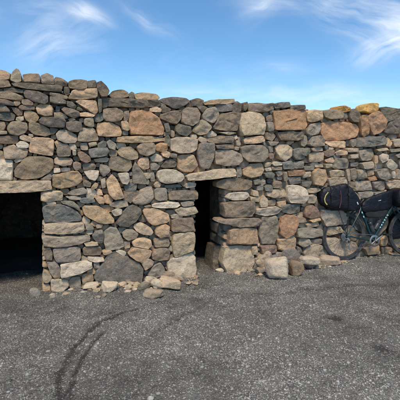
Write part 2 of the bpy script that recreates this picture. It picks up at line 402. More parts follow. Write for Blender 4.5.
STONES = """
h 0 80.5 8 80.5 11 86.5 0 87.5 -6 87 -6 81
g 11 82.5 24 82.5 40 84.5 53 85 62 86 62.5 92.5 48 91 30 89.5 14 86.5
d -4 88.5 2.5 89 3 91.5 -4 92
g 4 88.3 12 88 23 90 22 93.3 4 91
h -5 92 10 91.5 22 96 23.5 98 22 101.5 12 100 2 98.5 -5 97
d 24 92.5 27 90.5 40 92.5 48 96 48.5 102 44 104 34 102 25 97.5
g 0 99 6 100 13 102.5 14 106 3 104.5 -4 103
t 14 102 20 102 20.5 104 17 106 14.3 105
h 22.5 100 28 100 33 103 33 105.5 24 105 22 103
h 20 106 24 104.8 34 106.5 35 110 22 110 19 108
d -4 104 5 105.5 9.5 110 10 112 4 112 -4 111.5
h 11 107 17 108 22.5 111 22 115 18 115.5 14 112
g -4 112.5 11 112.5 15 115 13.5 120 8 121 -4 119
t 16.5 117.5 23 116 23.5 120 20 121.5 16 120
k 24.5 111.5 30 110.5 36 113 39 117 37 121 31 123 26 120 24.5 116
p 36.5 106 41 103.5 52 105.5 53 109 52.5 115.5 45 116 38 113.5 36 109
d 39 120.5 43 117 53 117.5 64 119 66 121.5 64 128 50 127 40 124
b -4 121 4 122 5.5 126 4 130 -4 130
b 7.5 126 12 121.5 18 121.5 27 123 28 128 25 133 18 136 10 134 7.5 130
b 29 123 33 121.5 42 125 49 128.5 50.5 134.5 45 136.5 34 134 29 130
h -4 131 7 131 7 134 -4 134.5
b -4 136 17.5 136 18 140 16 143.5 -4 143.5
t 20 136.5 23 134.5 28 136.5 32 138 31 142 25 141 20 139
w 28.5 134 33 134.5 33 137 29 137
w 16 144.5 20 141.3 25 141.8 29 144.5 28 148 19 148
t 3 147 10 146 14 144.5 17 147.5 28 149 27 155 24 158 12 159 5 158.5
p 31 139.5 34 137.5 50 138 54 140 54 150 53 156 45 155 29 152
g 64.5 87 69.5 87 69 94 66 95 64 92
k 69 97 72 90 85 88.8 96 88.3 97.5 89 96.5 98 80 99.5 69 99
d 98 91 100 97.5 101 99.5 97.5 99.5
b 50 92.7 56 93.5 67 96 68 98 66 99.5 58 97.5 50 95.3
g 50 96.5 60 98 66 101 66 104.5 56 104 50 102
g 66.5 101 72 102 77 106 75 109 67 106
p 75 101.5 80 100.3 96 101 97.5 112 95 115 88 110.5
g 77.5 107 82 109 82.5 111.5 76.5 110
d 98 100 101.5 99.5 101.5 112 98.5 113
s 56 106.5 59.5 106.5 60 111.5 56 111.5
h 61.5 109.5 64 107.5 72 109 79 112 80 116 74 118.5 66 114.5
t 54 112.5 60 112.5 65 114.5 68 118 62 119 54.5 117
g 68 119 74 118.8 75.5 120 70 121.5
p 79 113.3 86 112.5 95 115 93 117 80 116.5
b 79 119 83 118 84 122 80 122.5
t 84.3 118.5 93 117.3 94 126 92 127.3 84.3 125
d 50 127.5 58 129 54 134 50 134.5
d 66 122.5 74 120.5 81 122.5 82 129 78 132 70 131.5 66 127.5
h 56 134 60 130 66 130 76 135 77 140 75 143 66 143 58 140
h 77.5 138 80 131 82 128 94 128 98 138 98 140.5 87 141.5 78 141.5
p 97 128 98 122.8 110 122.3 119 126 122 132 121 136 110 136.5 98 136
b 103 110 105 108.5 116 108 122 111 123.5 116 121 120 115 122 106 121 103 118
g 102 103 108 103 107 107 102.5 107.5
p 121 121.3 127 121.3 130 129 127 131 122.5 129
s 123 130.8 128 130.8 128 135 123 135
b 124 112 128.5 111 129 116 127 121 123.8 120
o 129 116 131 111.5 140 110.5 150 112 158 117 164 129 163 135 150 135.3 131 134.5 128.5 125
p 117 137.3 124 136.3 150 136 164 138 165 141 150 142.5 130 143 117 142
d 99 98.5 105 96.8 112 98 125 98.5 140 99.3 160 100.5 160 106.5 140 107.5 112 106.8 99 105
t 160 102.5 166 105 166 107 160 106
d 159 108 164 106 171 109 170 111 163 112.3 160 111
p 150 108.3 156 107 161 109.3 160 112.3 150 111.7
b 160 114.5 171 111.5 181 110.3 180 119 176 124.5 170 123 160 118.5
b 181 122 182.3 110.5 187 107.5 197 108 200 114 198 122 192 126 184 124.5
d 175 126 178 124 190 127 191 132 186 136 178 134.5 175 131
s 164 124 168 123 170 131 166 131.5
t 171 130.5 174 131.5 174 137 171 137
h 191 131 200 120.5 204 119.3 211 127 206 134 200 135.3
g 202.5 115 207 108.5 215 107 218.5 112 219 117 213 124 206 121 202.5 119
w 190 135.3 196 134.5 197.3 138 191 138
h 170.5 139 178 137 190 137.5 197 139 196 149 190 153 178 153 170.5 150
d 163.5 140 168 134.5 170.5 140 170 147 165 145
h 149.5 143.3 154 143 154.5 151 150 151
o 155 145.5 160 142.5 167 143.5 167.3 150 163 152 156 150.5
d 197 105.8 204 106 208 107.7 203 112.5 198.5 108.5
b 213 127 218 118 221 114 232 112.3 240 113 239 122 236 131 225 131 213.5 129
t 218 132.3 230 131.7 236 133 228 135
w 206 133.5 212 131 217 134 216 136 208 137.3
b 206 138 217 136 231 136 233 137.5 232 143 215 143.5 207 141.5
t 239.5 117 243 112.5 250 111.7 258 113 264.5 116 265 128 263 134.5 241 136 238.5 130
p 242 140 244 138 262 135.7 264 141 260 143 244 144
w 234.3 136 237 135.5 238 138 235 140
t 235 140.7 239 140.5 240 145 236 146
d 214 145 232 144.5 233 149 216 149
h 215 151 218 149.7 232 149.7 240 154 242 160 237 165 225 166 215 164
w 234.3 147 238 147 238 150 234.5 150
g 199 143.5 206 142.5 213.5 143.5 214 150 212 160 209 168 203 169 198.5 165 197 152
t 200 136.5 206 139 206.5 141.5 201 142.8 197.5 140
o 273.7 111.5 287 109.7 305 110.3 306 125 303 130 288 130.5 274 130
b 276 132.5 290 131 302 132.3 303 138 297 141 280 140.3
b 266.5 116.5 272 114.5 273 121 267 121.5
g 266.5 122.3 272.5 122 273 131 267 131.5
b 266.5 132.5 272 132.3 275.5 136 272 141 266 139
o 323 123 330 121 345 122 355 124 359 129 356 137 345 140 325 140 322 132
o 359.7 120 361 115.5 367 114.5 369.5 124 368.5 134 363 137 360.3 134
o 367 116 370 113 377 111 380 112.5 385 121 384 128 379 133 372 135 369 128
d 386 128 388 121.7 400 116.5 405 117 405 125 398 134 388 134 384.5 132
b 398 129 405 126 405 137 399 137
g 307 131 310 124.5 320 122.5 321 128 318 134 310 136 307 133.5
g 303 134 307 136.5 307.5 142 304 147 301 145 301 137
g 308.3 144 312 137 320 135.3 324 140 324 145.5 317 147 309 146
p 325 143 327 141 344 141 344 148 338 148 330 146.5
t 310 148.3 316 146.8 322 147.7 322 151 313 151.5
s 324.3 146 327 144.8 328 149 325 150
w 329 146.8 334 148 333 149.5 329 149.5
b 324 152 327 149.5 334 150 333 155 327 157 324 155.5
t 309.5 157 310.5 153 317 151.7 323 152.5 323 160 318 162 310 162
s 302 149 308 148 309 152 305 156 301 154
p 334.5 152.5 340 149.8 347 151.3 346 155 336 155.3
t 346 149 350 148 357 148.3 357 152 347 152
p 325 160 332 156.7 333 161 331 163 326 162
g 332.5 163 336 158.5 345 158.5 348 161.5 347 168 336 169 331.5 167
t 349 155 357 154 357 158 349 158.5
t 324 164 331 163.7 331 167 325 168
s 356 138.5 364 137 383 136.3 385 140 384 145 370 147 356 147
p 385.5 139 389 138.5 392 143 390 147 386 146
g 350 140 355 139.3 355.5 145 352 147 350 145
h 392.5 140 404 138 404 147 394 147
g 358 150.5 372 148.5 374 154 371 160 360 161 358 157
t 375 149.5 386 147.7 387.5 150 377 151.5
g 388.5 150 404 147.7 404 150.5 390 152.5
w 378.5 156 382 153.5 388 155 387 160 381 163 378.5 160
w 385.5 164 389 159 396 165 396 168 391 170 386 167
g 394 155 404 151.5 404 157 396 158
g 398 160 404 158.5 404 168 399 168
p 374.5 155.5 377.3 155.5 377 163 374.5 164
h 359 163 372 161.5 373 168 362 169
g 350.5 163 358 162.3 358 166 351 167
g 350 169 355.5 168 356 178.5 351 180
g 357 170 365 169.3 367 178 357.5 180
g 375 170.5 386 168.5 389 178 385 180 378 178
p 367 171 373 170 374 174 368 176.3
o 368 177.3 375 176 378 180 371 181
w 391 172 393.5 171 394 177 391 178
g 395 176 398 169 404 169 404 179 395 179.5
g 353 182 370 181 371 190 356 191
g 372.3 181.8 384 181.3 385 188 382 191 373 188
t 385.5 182 396 179.7 404 180.3 404 188 390 190
g 358 192.3 372 191.3 372 198 360 198.3
g 373 192 386 191.7 386 199 374 199
g 240.5 148.5 244 146 252 145 262 145.3 267 150 267 157 261 162 247 162 241 156
t 275 147.5 277 145.5 287 144.5 292 148 291 156 285 161 278 158
s 292.7 149.5 304 147.7 305 159 296 160 293 157
g 267 141 273 141.7 279 141.7 276 145 270 146
s 268 146.5 272 146 273 152 269 153
b 268 153.5 273 153.5 273 158 269 159
w 271 163.3 275 161.7 281 162.3 281 165 273 166
b 271 166.7 281 166.7 281 170 271 170
s 282 162.3 290 160.7 293 164 293 169 283 169
s 294 162 304 161 304 168 295 169
o 287 170.5 304 170 304.5 175 289 176
p 243 170 250 164 262 163 263 170 260 176 250 178 243 175
t 264.3 163.3 270 162.3 270 166 264.5 167
w 264.5 168.3 270 167.5 270 171 265 171
s 264 173 270 171.7 274 174 272 179 265 177
g 275 172 281 170.7 282 174 278 176.5
s 277 177 281 175 282 180 277.5 180
g 282.7 172 286 172 287 180 283.3 181
s 288 177.3 300 176.7 301 183 290 184.5
s 253 180.3 259 179.3 260 184 254 184.5
g 260.5 181 265 179.3 265 184 261 185
g 257 186.3 263 185 263 190 257 190.3
s 264 186.3 270 184.7 272 187 271 191 265 191
b 273 182.5 277 181 281 181.5 281 188 273.3 188
h 266 192.5 274 189.5 285 188.7 286 191 286 197 275 198 266 196
w 287 186 292 185 300 186 303 187 306 190 307 198 303 203 290 203 286.7 198
t 253 190.3 257.5 191 257.5 196 252 195.5
t 250 196.7 257 197 262 198 258 202 251 201
h 263 195.5 266.5 199 266.5 206 260 207 259 203
b 267.5 200.3 276 200 275 205.5 268 205.5
p 277 202 286 201.3 286 208 284 209 278 206.3
w 256 209 265 207.3 276 206.3 280.5 209 277 214 265 215.7 256 214
s 281 206 288 204.3 300 204 300 212 290 214 281 212
g 236.5 167.7 241 166.5 242 176 237 178
g 260 222 262 217 276 216 278 224 277 235 275 244 261 244 259 235
o 279.3 226 282 216.5 286 214.5 297 216 298 224 293 234 285 238 279.5 234
p 278 240 282 238.5 293 235.5 296 238.5 296 250 291 252 279 250
r 260 245.5 276 245 276 252.5 262 254
t 251.3 246.5 257 246 257 254 252 254
r 304 214 306 206.5 312 204.5 318 210 318.5 217 312 219 305 217
t 306.5 196 312 194.5 316 196.5 314 203 307.5 203
b 297.5 218 304 217.7 306 222 298 222.5
p 309 220 319 217.7 320 220.3 311 222
t 306 224.3 318 221.7 319 225.5 308 228.5
g 297 229 306 227.7 321 229.3 322 235.5 312 237.5 297 237
g 299 238 308 238.5 310 243 303 247 298 244
g 311 240 321 238.3 322 244 312 244.7
g 321 209.5 340 209.5 348 215 345 224 325 226 320.5 218
t 325 227.5 340 226.5 344 232 330 236 324 234
h 303 253 306 246.5 317 243.7 323 246.5 325 252 319 260 312 259 304 257
d 296.7 246.5 301 247.5 302 252 298 255
k 363 247.5 375 243.5 379.5 245.5 378 252.5 366 255
k 380 238.5 386 234.5 388 240 386 246 381 246
p 392 239 404 236.5 404 248 393 246.5
b 382 247.5 392 247.5 392 255 383 256
w -3 160 5 160 12.5 160.3 13 168 12 180 -3 180.5
w 14 160.5 20 157 23 157.5 22 160.5 16 163
b 14 170 19 164.5 24 159 30 156.5 45 156.8 53 158.5 54 167 48 173 40 177.5 25 179.7 15 177
g 40 179.5 50 174 52 176 50.5 179.7
t 54.5 159 57 157.3 71 158 73 160.5 71 165 62 166 54.5 163.3
b 56.5 151 59 144 67 143.5 71 149.5 70 156 58 157
w 54 168.3 60 168.3 60.5 172 54 173
s 61 168.3 70 168 70 171 61.5 172
k 52.3 174.5 62 173 78 170.7 82 175 82 181 76 186 60 189 52.5 187
b 73.3 163.3 76 161.7 81 163.5 81 169 76 171 73.3 167
w 72.3 150.3 76 150.3 76 155 73.3 155.3
r 77.3 152.7 82 151.3 90 157 91 161 86 163 80 160
b 82.3 165.3 84 163.5 94 163.3 96 166 95 169 84 170
w 83.5 171 94 170.3 99 170.7 98 176 95 181 89 179
s 89 149 100 147.7 107 147.7 109 151 106 156 91 158 88.5 153.5
t 94 159.3 106 157.3 109 158.5 107 162 96 162.3
b 83 182.3 86 180.3 91 182.7 90 187 84 185.7
p 91.5 187.3 95 182.7 98 184 96 188 91.5 190
g 67 194 72 190.5 83 187.7 87 190 86 194 75 195
g 65.5 196.7 72 195.7 80 196.7 82 200 72 200
g 61 201.3 72 201 79 206 80 211 72 206.3 63 203.5
s 80 198.7 85 197.5 95 199.3 95 202 85 203.3 80 202
p 94 196.5 97 195.7 103 197.3 104 203 99 203.3
k 82 208 85 205 98 206 106 210 114 219 113 223 103 224 93 220 85 215.5
p 106 182 108 178.5 112 174.5 116 178.3 122 192 124 197.5 114 200 109 194
g 110 203.3 120 200.7 127 201.3 128 206 118 207.7 110 206
w 111.5 211.3 117 208 122 209.3 121 214 114.5 216
d 115.5 223 122 213 127 206.7 133 205 140 208.5 141 213.3 136 221 128 227 120 226
p 143 210.5 145 208.3 155 208.3 168 214 169.5 220 165 223 153 225 148 222 144 215
h 131.5 201 138 195.3 140 190 147 187 152 187 154 197 150 203 142 205 134 203.7
b 143.7 206 150 204.7 151 207 145 207.7
w 152 204.7 156 202.7 170 201.7 178 202.3 180 205 176 208 160 208 152 207
g 154.3 190.3 157 187.7 166 188.3 167.5 200 158 201 154.7 199
t 133.3 227 134.3 223.5 141 222.5 150 227 153 232 150 235 142 234 136.3 231
h 122.5 233 126 229.3 132 229.3 138 233 136 238 128 240 123.3 237
p 154.5 230 156 226.3 165 223.7 169 226 168 232 170 236 160 237 155 234
p 132.3 242 136 238.3 144 237.3 151 240 152 246 148 249 140 247 133.5 246
b 153.5 240.3 156 238 168 238.3 170 243 168 247 155 247
k 128 254 130.5 249.5 134 247 142 248.7 151.5 250.3 150 256 142 262 136 260
b 151.7 255 153.5 249.3 158 248 167 248.3 170 252 168 259 160 261 152.5 259
t 141.5 263 148 258.3 153.5 261.3 152 265.5 145 270
g 148 276 152 267 160 262.3 164.5 268 164.5 275 156 278
t 96 225.3 98 223.7 103 225 101 228 96.3 228
g 85 224.3 92 224.3 94 229 86.3 229.3
g 80 222 83.5 222.3 84 232 80 233
w 86.7 230.3 93 230.3 92 234 87 234.3
s 92 236 95 231.3 102 229.5 104 234 103 243 98 243.3
g 104.5 232 110 226 117 228 122 238 124 246 118 249.5 106 250 104 242
w 80 236 89 235.3 90 241 80 242
t 84 242.7 97 241.7 98 245 86 246
b 83 249 86 246.7 100 246.7 102 251 100 255 84 255.3
w 88 256.7 103 258 104 261 95 261.7 88 259.5
p 102 250.7 110 249.7 112 252 104 255
g 93.5 263 99 262 100 269 94.3 268
t 124.3 242 130 242 130 247.7 125 248.7
w 115.7 251 119 249.7 126 252 124 256
s 94.5 278 97 270 105 259 109 254 115 251.7 128 257.5 138 262 143 270 142 284 130 286 112 288 98 288
p 178 162 177 156.5 183 154.5 193 154 196 160 198 166 192 172 184 172 178 168
d 161 167 166 160.5 172 159 177 163 176 167 165 168
w 150 157.3 155 153.7 160 154.7 165 159 160 162 152 161
p 161 153 166 151 169.5 153 168 158 162.5 156
g 150.5 164 155 163 160 166 157 170 151 170
w 156.3 176 157.5 171 165 169.3 175 169.5 183 174 184.5 178 180 182 165 184 158 181
w 186 183.5 190 182.3 196 183.3 195 187 186 188
s 164.5 185.5 180 184.3 182 187 166 188.3
t 154 184.3 158 181.5 161 184 159 187 155 187
g 150.3 173 154 172 155 181 150.5 181
b 109 160.3 112 156.7 124 156.7 131 160.7 132 167 128 172 117 171.3 109 168
t 117.3 152 121 147.5 130 146.3 138 153 138 158 131 160 120 156
p 137.7 162 141 157.7 148 157.3 149 168 143 170 138 166
g 132.5 169 135 162 138 166 142 171.5 149 181 148 184 133 183.3
w 117.5 173.3 128 172.5 129 180 127 184 122 183.3
g 100 164 108 166 111 171 104 177 100 172
h 101 180 105 178.3 105.5 187 102 188
s 124.5 186 129 183.7 137 183.7 136 190 126 191
h 143 173 150 173 150 178 146 179
p 96.5 188.7 101 190 103 195 97.5 195.3
b 136.3 147 141 143.7 152 143 155 146 154 153 146 156 139 153.7
g 107 142 110 139.7 116 144 115 150 109 148
s 98 144 103 140.7 107 142 106 146.5 98 147.3
t 80 143.3 87 142.7 88 150 81.3 150
t 88.5 143.3 96 142 97 145 90 147
w 69 143.8 75 144.5 77 149 73 150 70.3 149
p 54.5 142.3 57 140.7 62 143.5 62 146 57 148
g 165.5 153 176 154 176 158 171 157.3
k 311.5 172 318 168.3 325 170 327 178 322 186.3 313 184.5
t 329.5 171 337 169.8 344 171 344.5 176.3 331 177
h 327.5 179 333 177.5 345 177.5 346 184 338 188 329 187
t 302 172.7 310 171.5 310.7 176.3 302.7 178
s 301.5 180.3 312 181.5 310 187 302.5 186
g 304 166.5 314 166.3 313 170.3 305 170.3
t 315.5 164 322.5 164 323 167.3 316 167.3
t 308 189.5 318 187.5 322 190 314 193.5 308.5 193
h 346 169.5 349.3 169 349.5 181 346.7 181
g 68 283 72 277.5 80 277 81 288 72 291
b 82 275.5 92 272.5 94 280 90 285 83 287
"""
JAMBS = """
t 40.7 193 44 191.5 60 191 63 193.5 62 200 46 202 41 201
w 46 202.3 55 201.7 56 204 47 204.3
s 43 208 46 205 62 204.7 70 206.5 78 212.5 82 218 80 221 65 222 45 222 43 216
t 44 224.3 50 223 65 222.7 83 222.5 84 230 82 232 60 234 45 233.3
h 41 237.3 46 235.3 60 237 80 235.5 89 234.7 90 239 80 244 60 247 43 246
b 44 248.3 50 247.5 52.5 253 52 260 46.5 260 44 254
g 53.3 248.5 75 246.7 80 248 81 256 79 261 57 262 54 256
g 47 262.3 57 262.7 60 268 60 278 55 279 50 272
w 60.5 263.5 80 261 92 260.7 92 268 80 273 61 277.5
h 50.5 279.5 56 279.5 68 280 69 286 62 292 51.5 291
b 168.5 194 171 190.7 196 190.3 198 193 197 199 180 200 169 199.5
g 180.5 202.3 193 200.7 194 205 182 206.5
h 174 209.5 180 207.5 195 206.5 198 212 194 214 180 216
w 171.5 215.7 175 214 183 214.7 182 218 172 218.3
b 171.5 220.5 175 218.7 193 217.3 193.5 229 190 231 172 231.3
t 173 234.5 180 232.5 194 231.7 195 240 193 250 185 254 174 257 172 245
w 167 262.5 172 258.7 192 252.7 195 257 196 268 195 279 180 279 168 274
"""
JAMB2 = """
b 217 181.5 225 179 238 178.5 251 180.3 252 187 245 190.5 230 190.5 216.5 187
w 225 198 228 193.3 240 192 247 192 249 195.5 244 199.7 232 200.3
b 223 204 228 201.5 245 201.3 254 202 255 210 252 216 240 217 224 217
b 216 218.7 222 218.7 240 217.7 258 218.3 261 221 258 226 240 227 222 223 215 221
k 228 230 233 228 250 227.7 257 228.7 258 243 252 244 228 244
h 225 247 240 245.7 253 246.3 254 262 250 271 240 273 225 273 222 262
"""
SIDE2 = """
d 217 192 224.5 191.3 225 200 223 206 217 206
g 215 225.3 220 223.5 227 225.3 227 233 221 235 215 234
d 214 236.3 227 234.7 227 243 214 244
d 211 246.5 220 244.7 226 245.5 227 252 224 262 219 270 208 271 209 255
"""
LINTELS = """
l -52 181.5 0 181.3 30 180.7 50.3 180.3 50.8 190 44 190.5 30 192 0 192.5 -52 192.5
l 186 176 190 173.3 200 172.3 220 169 235 168.3 236 173 235 176 220 178 200 180.3 187 180.3
"""
def parse(txt):
    res = []
    for ln in txt.strip().splitlines():
        p = ln.split(); v = list(map(float, p[1:]))
        res.append((p[0], [(v[i], v[i + 1]) for i in range(0, len(v), 2)]))
    return res

# raster of the wall face, half a photo pixel per cell, to find where smaller stones have to fill in
RX0, RY0, RW, RH, RS = -130, 62, 650, 240, 2
occ = np.zeros((RH * RS, RW * RS), bool)
def cells(poly):
    xs = [p[0] for p in poly]; ys = [p[1] for p in poly]
    i0 = max(0, int((min(xs) - RX0) * RS) - 1); i1 = min(RW * RS, int((max(xs) - RX0) * RS) + 2)
    j0 = max(0, int((min(ys) - RY0) * RS) - 1); j1 = min(RH * RS, int((max(ys) - RY0) * RS) + 2)
    if i1 <= i0 or j1 <= j0: return None
    X, Y = np.meshgrid(RX0 + (np.arange(i0, i1) + .5) / RS, RY0 + (np.arange(j0, j1) + .5) / RS)
    ins = np.zeros(X.shape, bool); n = len(poly)
    for a in range(n):
        x1, y1 = poly[a]; x2, y2 = poly[(a + 1) % n]
        if y1 == y2: continue
        ins ^= ((Y < y1) != (Y < y2)) & (X < (x2 - x1) * (Y - y1) / (y2 - y1) + x1)
    return slice(j0, j1), slice(i0, i1), ins
def fill(poly):
    c = cells(poly)
    if c: occ[c[0], c[1]] |= c[2]
CX = RX0 + (np.arange(RW * RS) + .5) / RS; CY = RY0 + (np.arange(RH * RS) + .5) / RS
top_z = np.interp(CX, [-130, 0, 30, 60, 100, 160, 240, 300, 350, 400, 520], [2.36, 2.36, 2.33, 2.29, 2.23, 2.18, 2.16, 2.15, 2.16, 2.17, 2.15])
us = np.array([u_of_x(x) for x in CX])
def y_of(u, z, o=0.): return proj(wall_pt(u, z, o))[1]
top_y = np.array([y_of(u, z) for u, z in zip(us, top_z)]); base_y = np.array([y_of(u, -.04) for u in us])
occ |= CY[:, None] < (top_y + np.where((CX > -4) & (CX < 402), 5., 0.))[None, :]
occ |= CY[:, None] > base_y[None, :]
DOOR1 = [(-38, 192), (42, 191), (42, 300), (-38, 310)]
DOOR2 = [(195, 180), (223, 178), (223, 300), (196, 300)]
fill(DOOR1); fill(DOOR2)
traced = []                                                       # (kind, tone, polygon, offset, depth)
for t, p in parse(COPING): traced.append(['coping_stone', t, p, 0., .42])
for t, p in parse(STONES):
    mx, my = np.mean(p, axis=0)
    if t in 'gh' and mx < 118 and my < 122: t = 'b' if t == 'h' else 'd'                # browner, darker courses up on the left
    traced.append(['stone', t, p, 0., .28])
for t, p in parse(JAMBS): traced.append(['jamb_stone', t, p, 0., .40])
for t, p in parse(JAMB2): traced.append(['jamb_stone', t, p, 0., .17])
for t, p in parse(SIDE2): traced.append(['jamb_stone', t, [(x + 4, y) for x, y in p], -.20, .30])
for t, p in parse(LINTELS): traced.append(['lintel', t, p, .01, .45])
for k in traced:
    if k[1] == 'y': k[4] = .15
    if k[3] > -.1: fill(k[2])
def erode(m):
    r = m.copy(); r[1:] &= m[:-1]; r[:-1] &= m[1:]; r[:, 1:] &= m[:, :-1]; r[:, :-1] &= m[:, 1:]; return r
auto = []
TN = list('gggsdbbthhpwk')
for k in (22, 18, 15, 12, 10, 8, 6, 5, 4, 3):
    m = ~occ
    for _ in range(k - 1): m = erode(m)
    js, is_ = np.nonzero(m)
    order = rng.permutation(len(js))
    tries = 0
    for q in order:
        j, i = js[q], is_[q]
        if occ[j, i]: continue
        ok = True
        for dj, di in ((k - 1, 0), (1 - k, 0), (0, k - 1), (0, 1 - k)):
            a, b = j + dj, i + di
            if a < 0 or b < 0 or a >= occ.shape[0] or b >= occ.shape[1] or occ[a, b]: ok = False; break
        if not ok: continue
        x, y = CX[i], CY[j]
        asp = random.uniform(1.0, 1.9) if k > 3 else random.uniform(1.2, 2.6)
        rx, ry = (k / RS) * asp * 1.15, (k / RS) * random.uniform(.95, 1.25); ph = random.uniform(-.3, .3); pe = random.uniform(2.4, 4.5)
        poly = []; nd = 12; j0 = random.random() * 6.28
        for d in range(nd):
            an = j0 + d * 2 * math.pi / nd + random.uniform(-.14, .14)
            ca, sa = math.cos(an), math.sin(an)
            cx, cy = math.cos(an - ph) / rx, math.sin(an - ph) / ry
            rmax = (abs(cx) ** pe + abs(cy) ** pe) ** (-1 / pe)
            r = .5
            while r < rmax:
                b = int((x + ca * r - RX0) * RS); a = int((y + sa * r - RY0) * RS)
                if a < 0 or b < 0 or a >= occ.shape[0] or b >= occ.shape[1] or occ[a, b]: break
                r += .4
            r = min(r, rmax)
            poly.append((x + ca * r, y + sa * r))
        fill(poly); auto.append(['stone', random.choice('gdbsgh' if 320 < x < 400 and y > 203 else TN), poly, -.012 - .03 * (k < 9) - .02 * (k < 5) - random.uniform(0, .03), .18])

def area(p): return abs(sum(p[i][0] * p[(i + 1) % len(p)][1] - p[(i + 1) % len(p)][0] * p[i][1] for i in range(len(p)))) / 2

def outline(poly, n, cut):
    """round the corners a little and resample evenly"""
    p = [np.array(q, float) for q in poly]
    o = []
    for i in range(len(p)):
        a, b = p[i], p[(i + 1) % len(p)]
        o += [a + (b - a) * cut, b - (b - a) * cut]
    o = np.array(o + [o[0]])
    s = np.concatenate([[0], np.cumsum(np.hypot(*np.diff(o, axis=0).T))])
    t = np.linspace(0, s[-1], n, endpoint=False)
    return np.stack([np.interp(t, s, o[:, 0]), np.interp(t, s, o[:, 1])], -1)

def angular(poly, step, cut):
    """like outline(), but every nicked corner stays a corner"""
    p = [np.array(q, float) for q in poly]; o = []
    for i in range(len(p)):
        a, b = p[i], p[(i + 1) % len(p)]; L = np.hypot(*(b - a)); c_ = min(cut, .014 / max(L, 1e-4))
        m = max(1, int(round(L / step)))
        for k in range(m + 1): o.append(a + (b - a) * (c_ + (1 - 2 * c_) * k / m))
    return np.array(o)
def build_stone(poly_px, off, depth, seed, fine=True, prot=None, grow=-.004):
    """one stone of the wall: its outline on the face, a broken, faceted front and a tail into the wall"""
    rd = random.Random(seed)
    pl = np.array([hit_plane(x, y, off) for x, y in poly_px])
    per = np.hypot(*np.diff(np.vstack([pl, pl[:1]]), axis=0).T).sum()
    if fine and len(poly_px) < 12: ol = angular(pl, .024, rd.uniform(.05, .16)); n = len(ol)
    else: n = int(np.clip(per / .026, 10, 54)); ol = outline(pl, n, rd.uniform(.02, .08))
    c = ol.mean(0)
    r = np.hypot(*(ol - c).T)
    size = math.sqrt(max(1e-5, area([tuple(q) for q in ol])))
    rad = np.maximum(r - .0008, r * .9)
    jit = np.array([mnoise.noise(Vector((q[0] * 14 + seed, q[1] * 14, seed * .37))) for q in ol])
    jit2 = np.array([mnoise.noise(Vector((q[0] * 45 + seed, q[1] * 45, seed * .71))) for q in ol])
    rad = rad * (1 + .055 * jit + .024 * jit2) + grow
    ol = c + (ol - c) / r[:, None] * rad[:, None]
    bulge = min(.046, .016 + .15 * size) * rd.uniform(.75, 1.2)
    if prot is None: prot = rd.uniform(-.015, .022)
    planes = [(rd.uniform(.6, 1.05), rd.uniform(-.95, .95) / size, rd.uniform(-.95, .95) / size) for _ in range(rd.randint(3, 5))]
    tilt = (rd.uniform(-.10, .10), rd.uniform(-.14, .10))
    edge = rd.choice((9., 13., 18., 24., 32.))
    rings = [.992, .965, .91, .82, .70, .55, .38, .18] if fine else [.98, .9, .66, .3]
    W_, H_ = np.ptp(ol[:, 0]), np.ptp(ol[:, 1])              # the rings close in on a short spine, not on one point
    lx, lz = max(0., W_ - H_) * .46, max(0., H_ - W_) * .46
    sk = np.stack([np.clip(ol[:, 0], c[0] - lx, c[0] + lx), np.clip(ol[:, 1], c[1] - lz, c[1] + lz)], -1)
    planes = [(a, bx * size / (.5 * size + .5 * max(size, W_)), bz * size / (.5 * size + .5 * max(size, H_))) for a, bx, bz in planes]
    tilt = (tilt[0] * min(1, size / max(W_, 1e-4)), tilt[1] * min(1, size / max(H_, 1e-4)))
    V = []; F = []
    for back in ([depth, depth * .55, .035, .008] if depth > .3 else [depth, .035, .008]):
        for q in ol:
            w_ = 1. if back < .02 else (1.005 if back < depth else .93)
            p = c + (q - c) * w_
            V.append((p[0], p[1], -back + off + prot))
    nb = len(V) // n
    for s in rings:
        for q, t_ in zip(ol, sk):
            p = t_ + (q - t_) * s
            d = p - c
            h = bulge * (1 - s ** edge)
            for a, bx, bz in planes: h = min(h, bulge * (a + bx * d[0] + bz * d[1]) if s < .97 else h)
            h = max(h, bulge * .10 * (1 - s ** 12))
            h += tilt[0] * d[0] + tilt[1] * d[1]
            h += (mnoise.fractal(Vector((p[0] * 9 + seed * 3.1, p[1] * 9, seed)), .9, 2.1, 4)) * min(.022, .13 * size) * (1 - .55 * s ** 8)
            h += mnoise.noise(Vector((p[0] * 31 + seed, p[1] * 31, seed * 1.3))) * min(.005, .03 * size)
            V.append((p[0], p[1], h + off + prot))
    L = nb + len(rings)
    for k in range(L - 1):
        for i in range(n):
            j = (i + 1) % n
            F.append((k * n + i, k * n + j, (k + 1) * n + j, (k + 1) * n + i))
    st = int(np.argmin(ol[:, 0] if W_ >= H_ else ol[:, 1])); B_ = (L - 1) * n     # close the innermost ring with rungs across the spine
    for k in range((n - 1) // 2):
        a, b_, e, f_ = (st + k) % n, (st + k + 1) % n, (st - k - 1) % n, (st - k) % n
        qd = [B_ + a, B_ + b_, B_ + e, B_ + f_]
        if a == f_: qd = qd[:3]
        elif b_ == e: qd = [B_ + a, B_ + b_, B_ + f_]
        F.append(tuple(qd))
    if n % 2 == 0: F.append((B_ + (st + n // 2 - 1) % n, B_ + (st + n // 2) % n, B_ + (st - n // 2 + 1) % n))
    F.append(tuple(range(n))[::-1])
    return [wall_pt(a, b, o) for a, b, o in V], F
def tone_of(t, rd, recess_shade=1.):  # last argument darkens the tone: shade of recesses put into the colour
    c = np.array(TONES[t]) * (1.02, 1.0, .93); f = rd.uniform(.80, 1.16)
    c = c * f * recess_shade + np.array([rd.uniform(-.012, .018), 0, rd.uniform(-.016, .010)])
    return (*np.clip(c, .03, .95), rd.random())

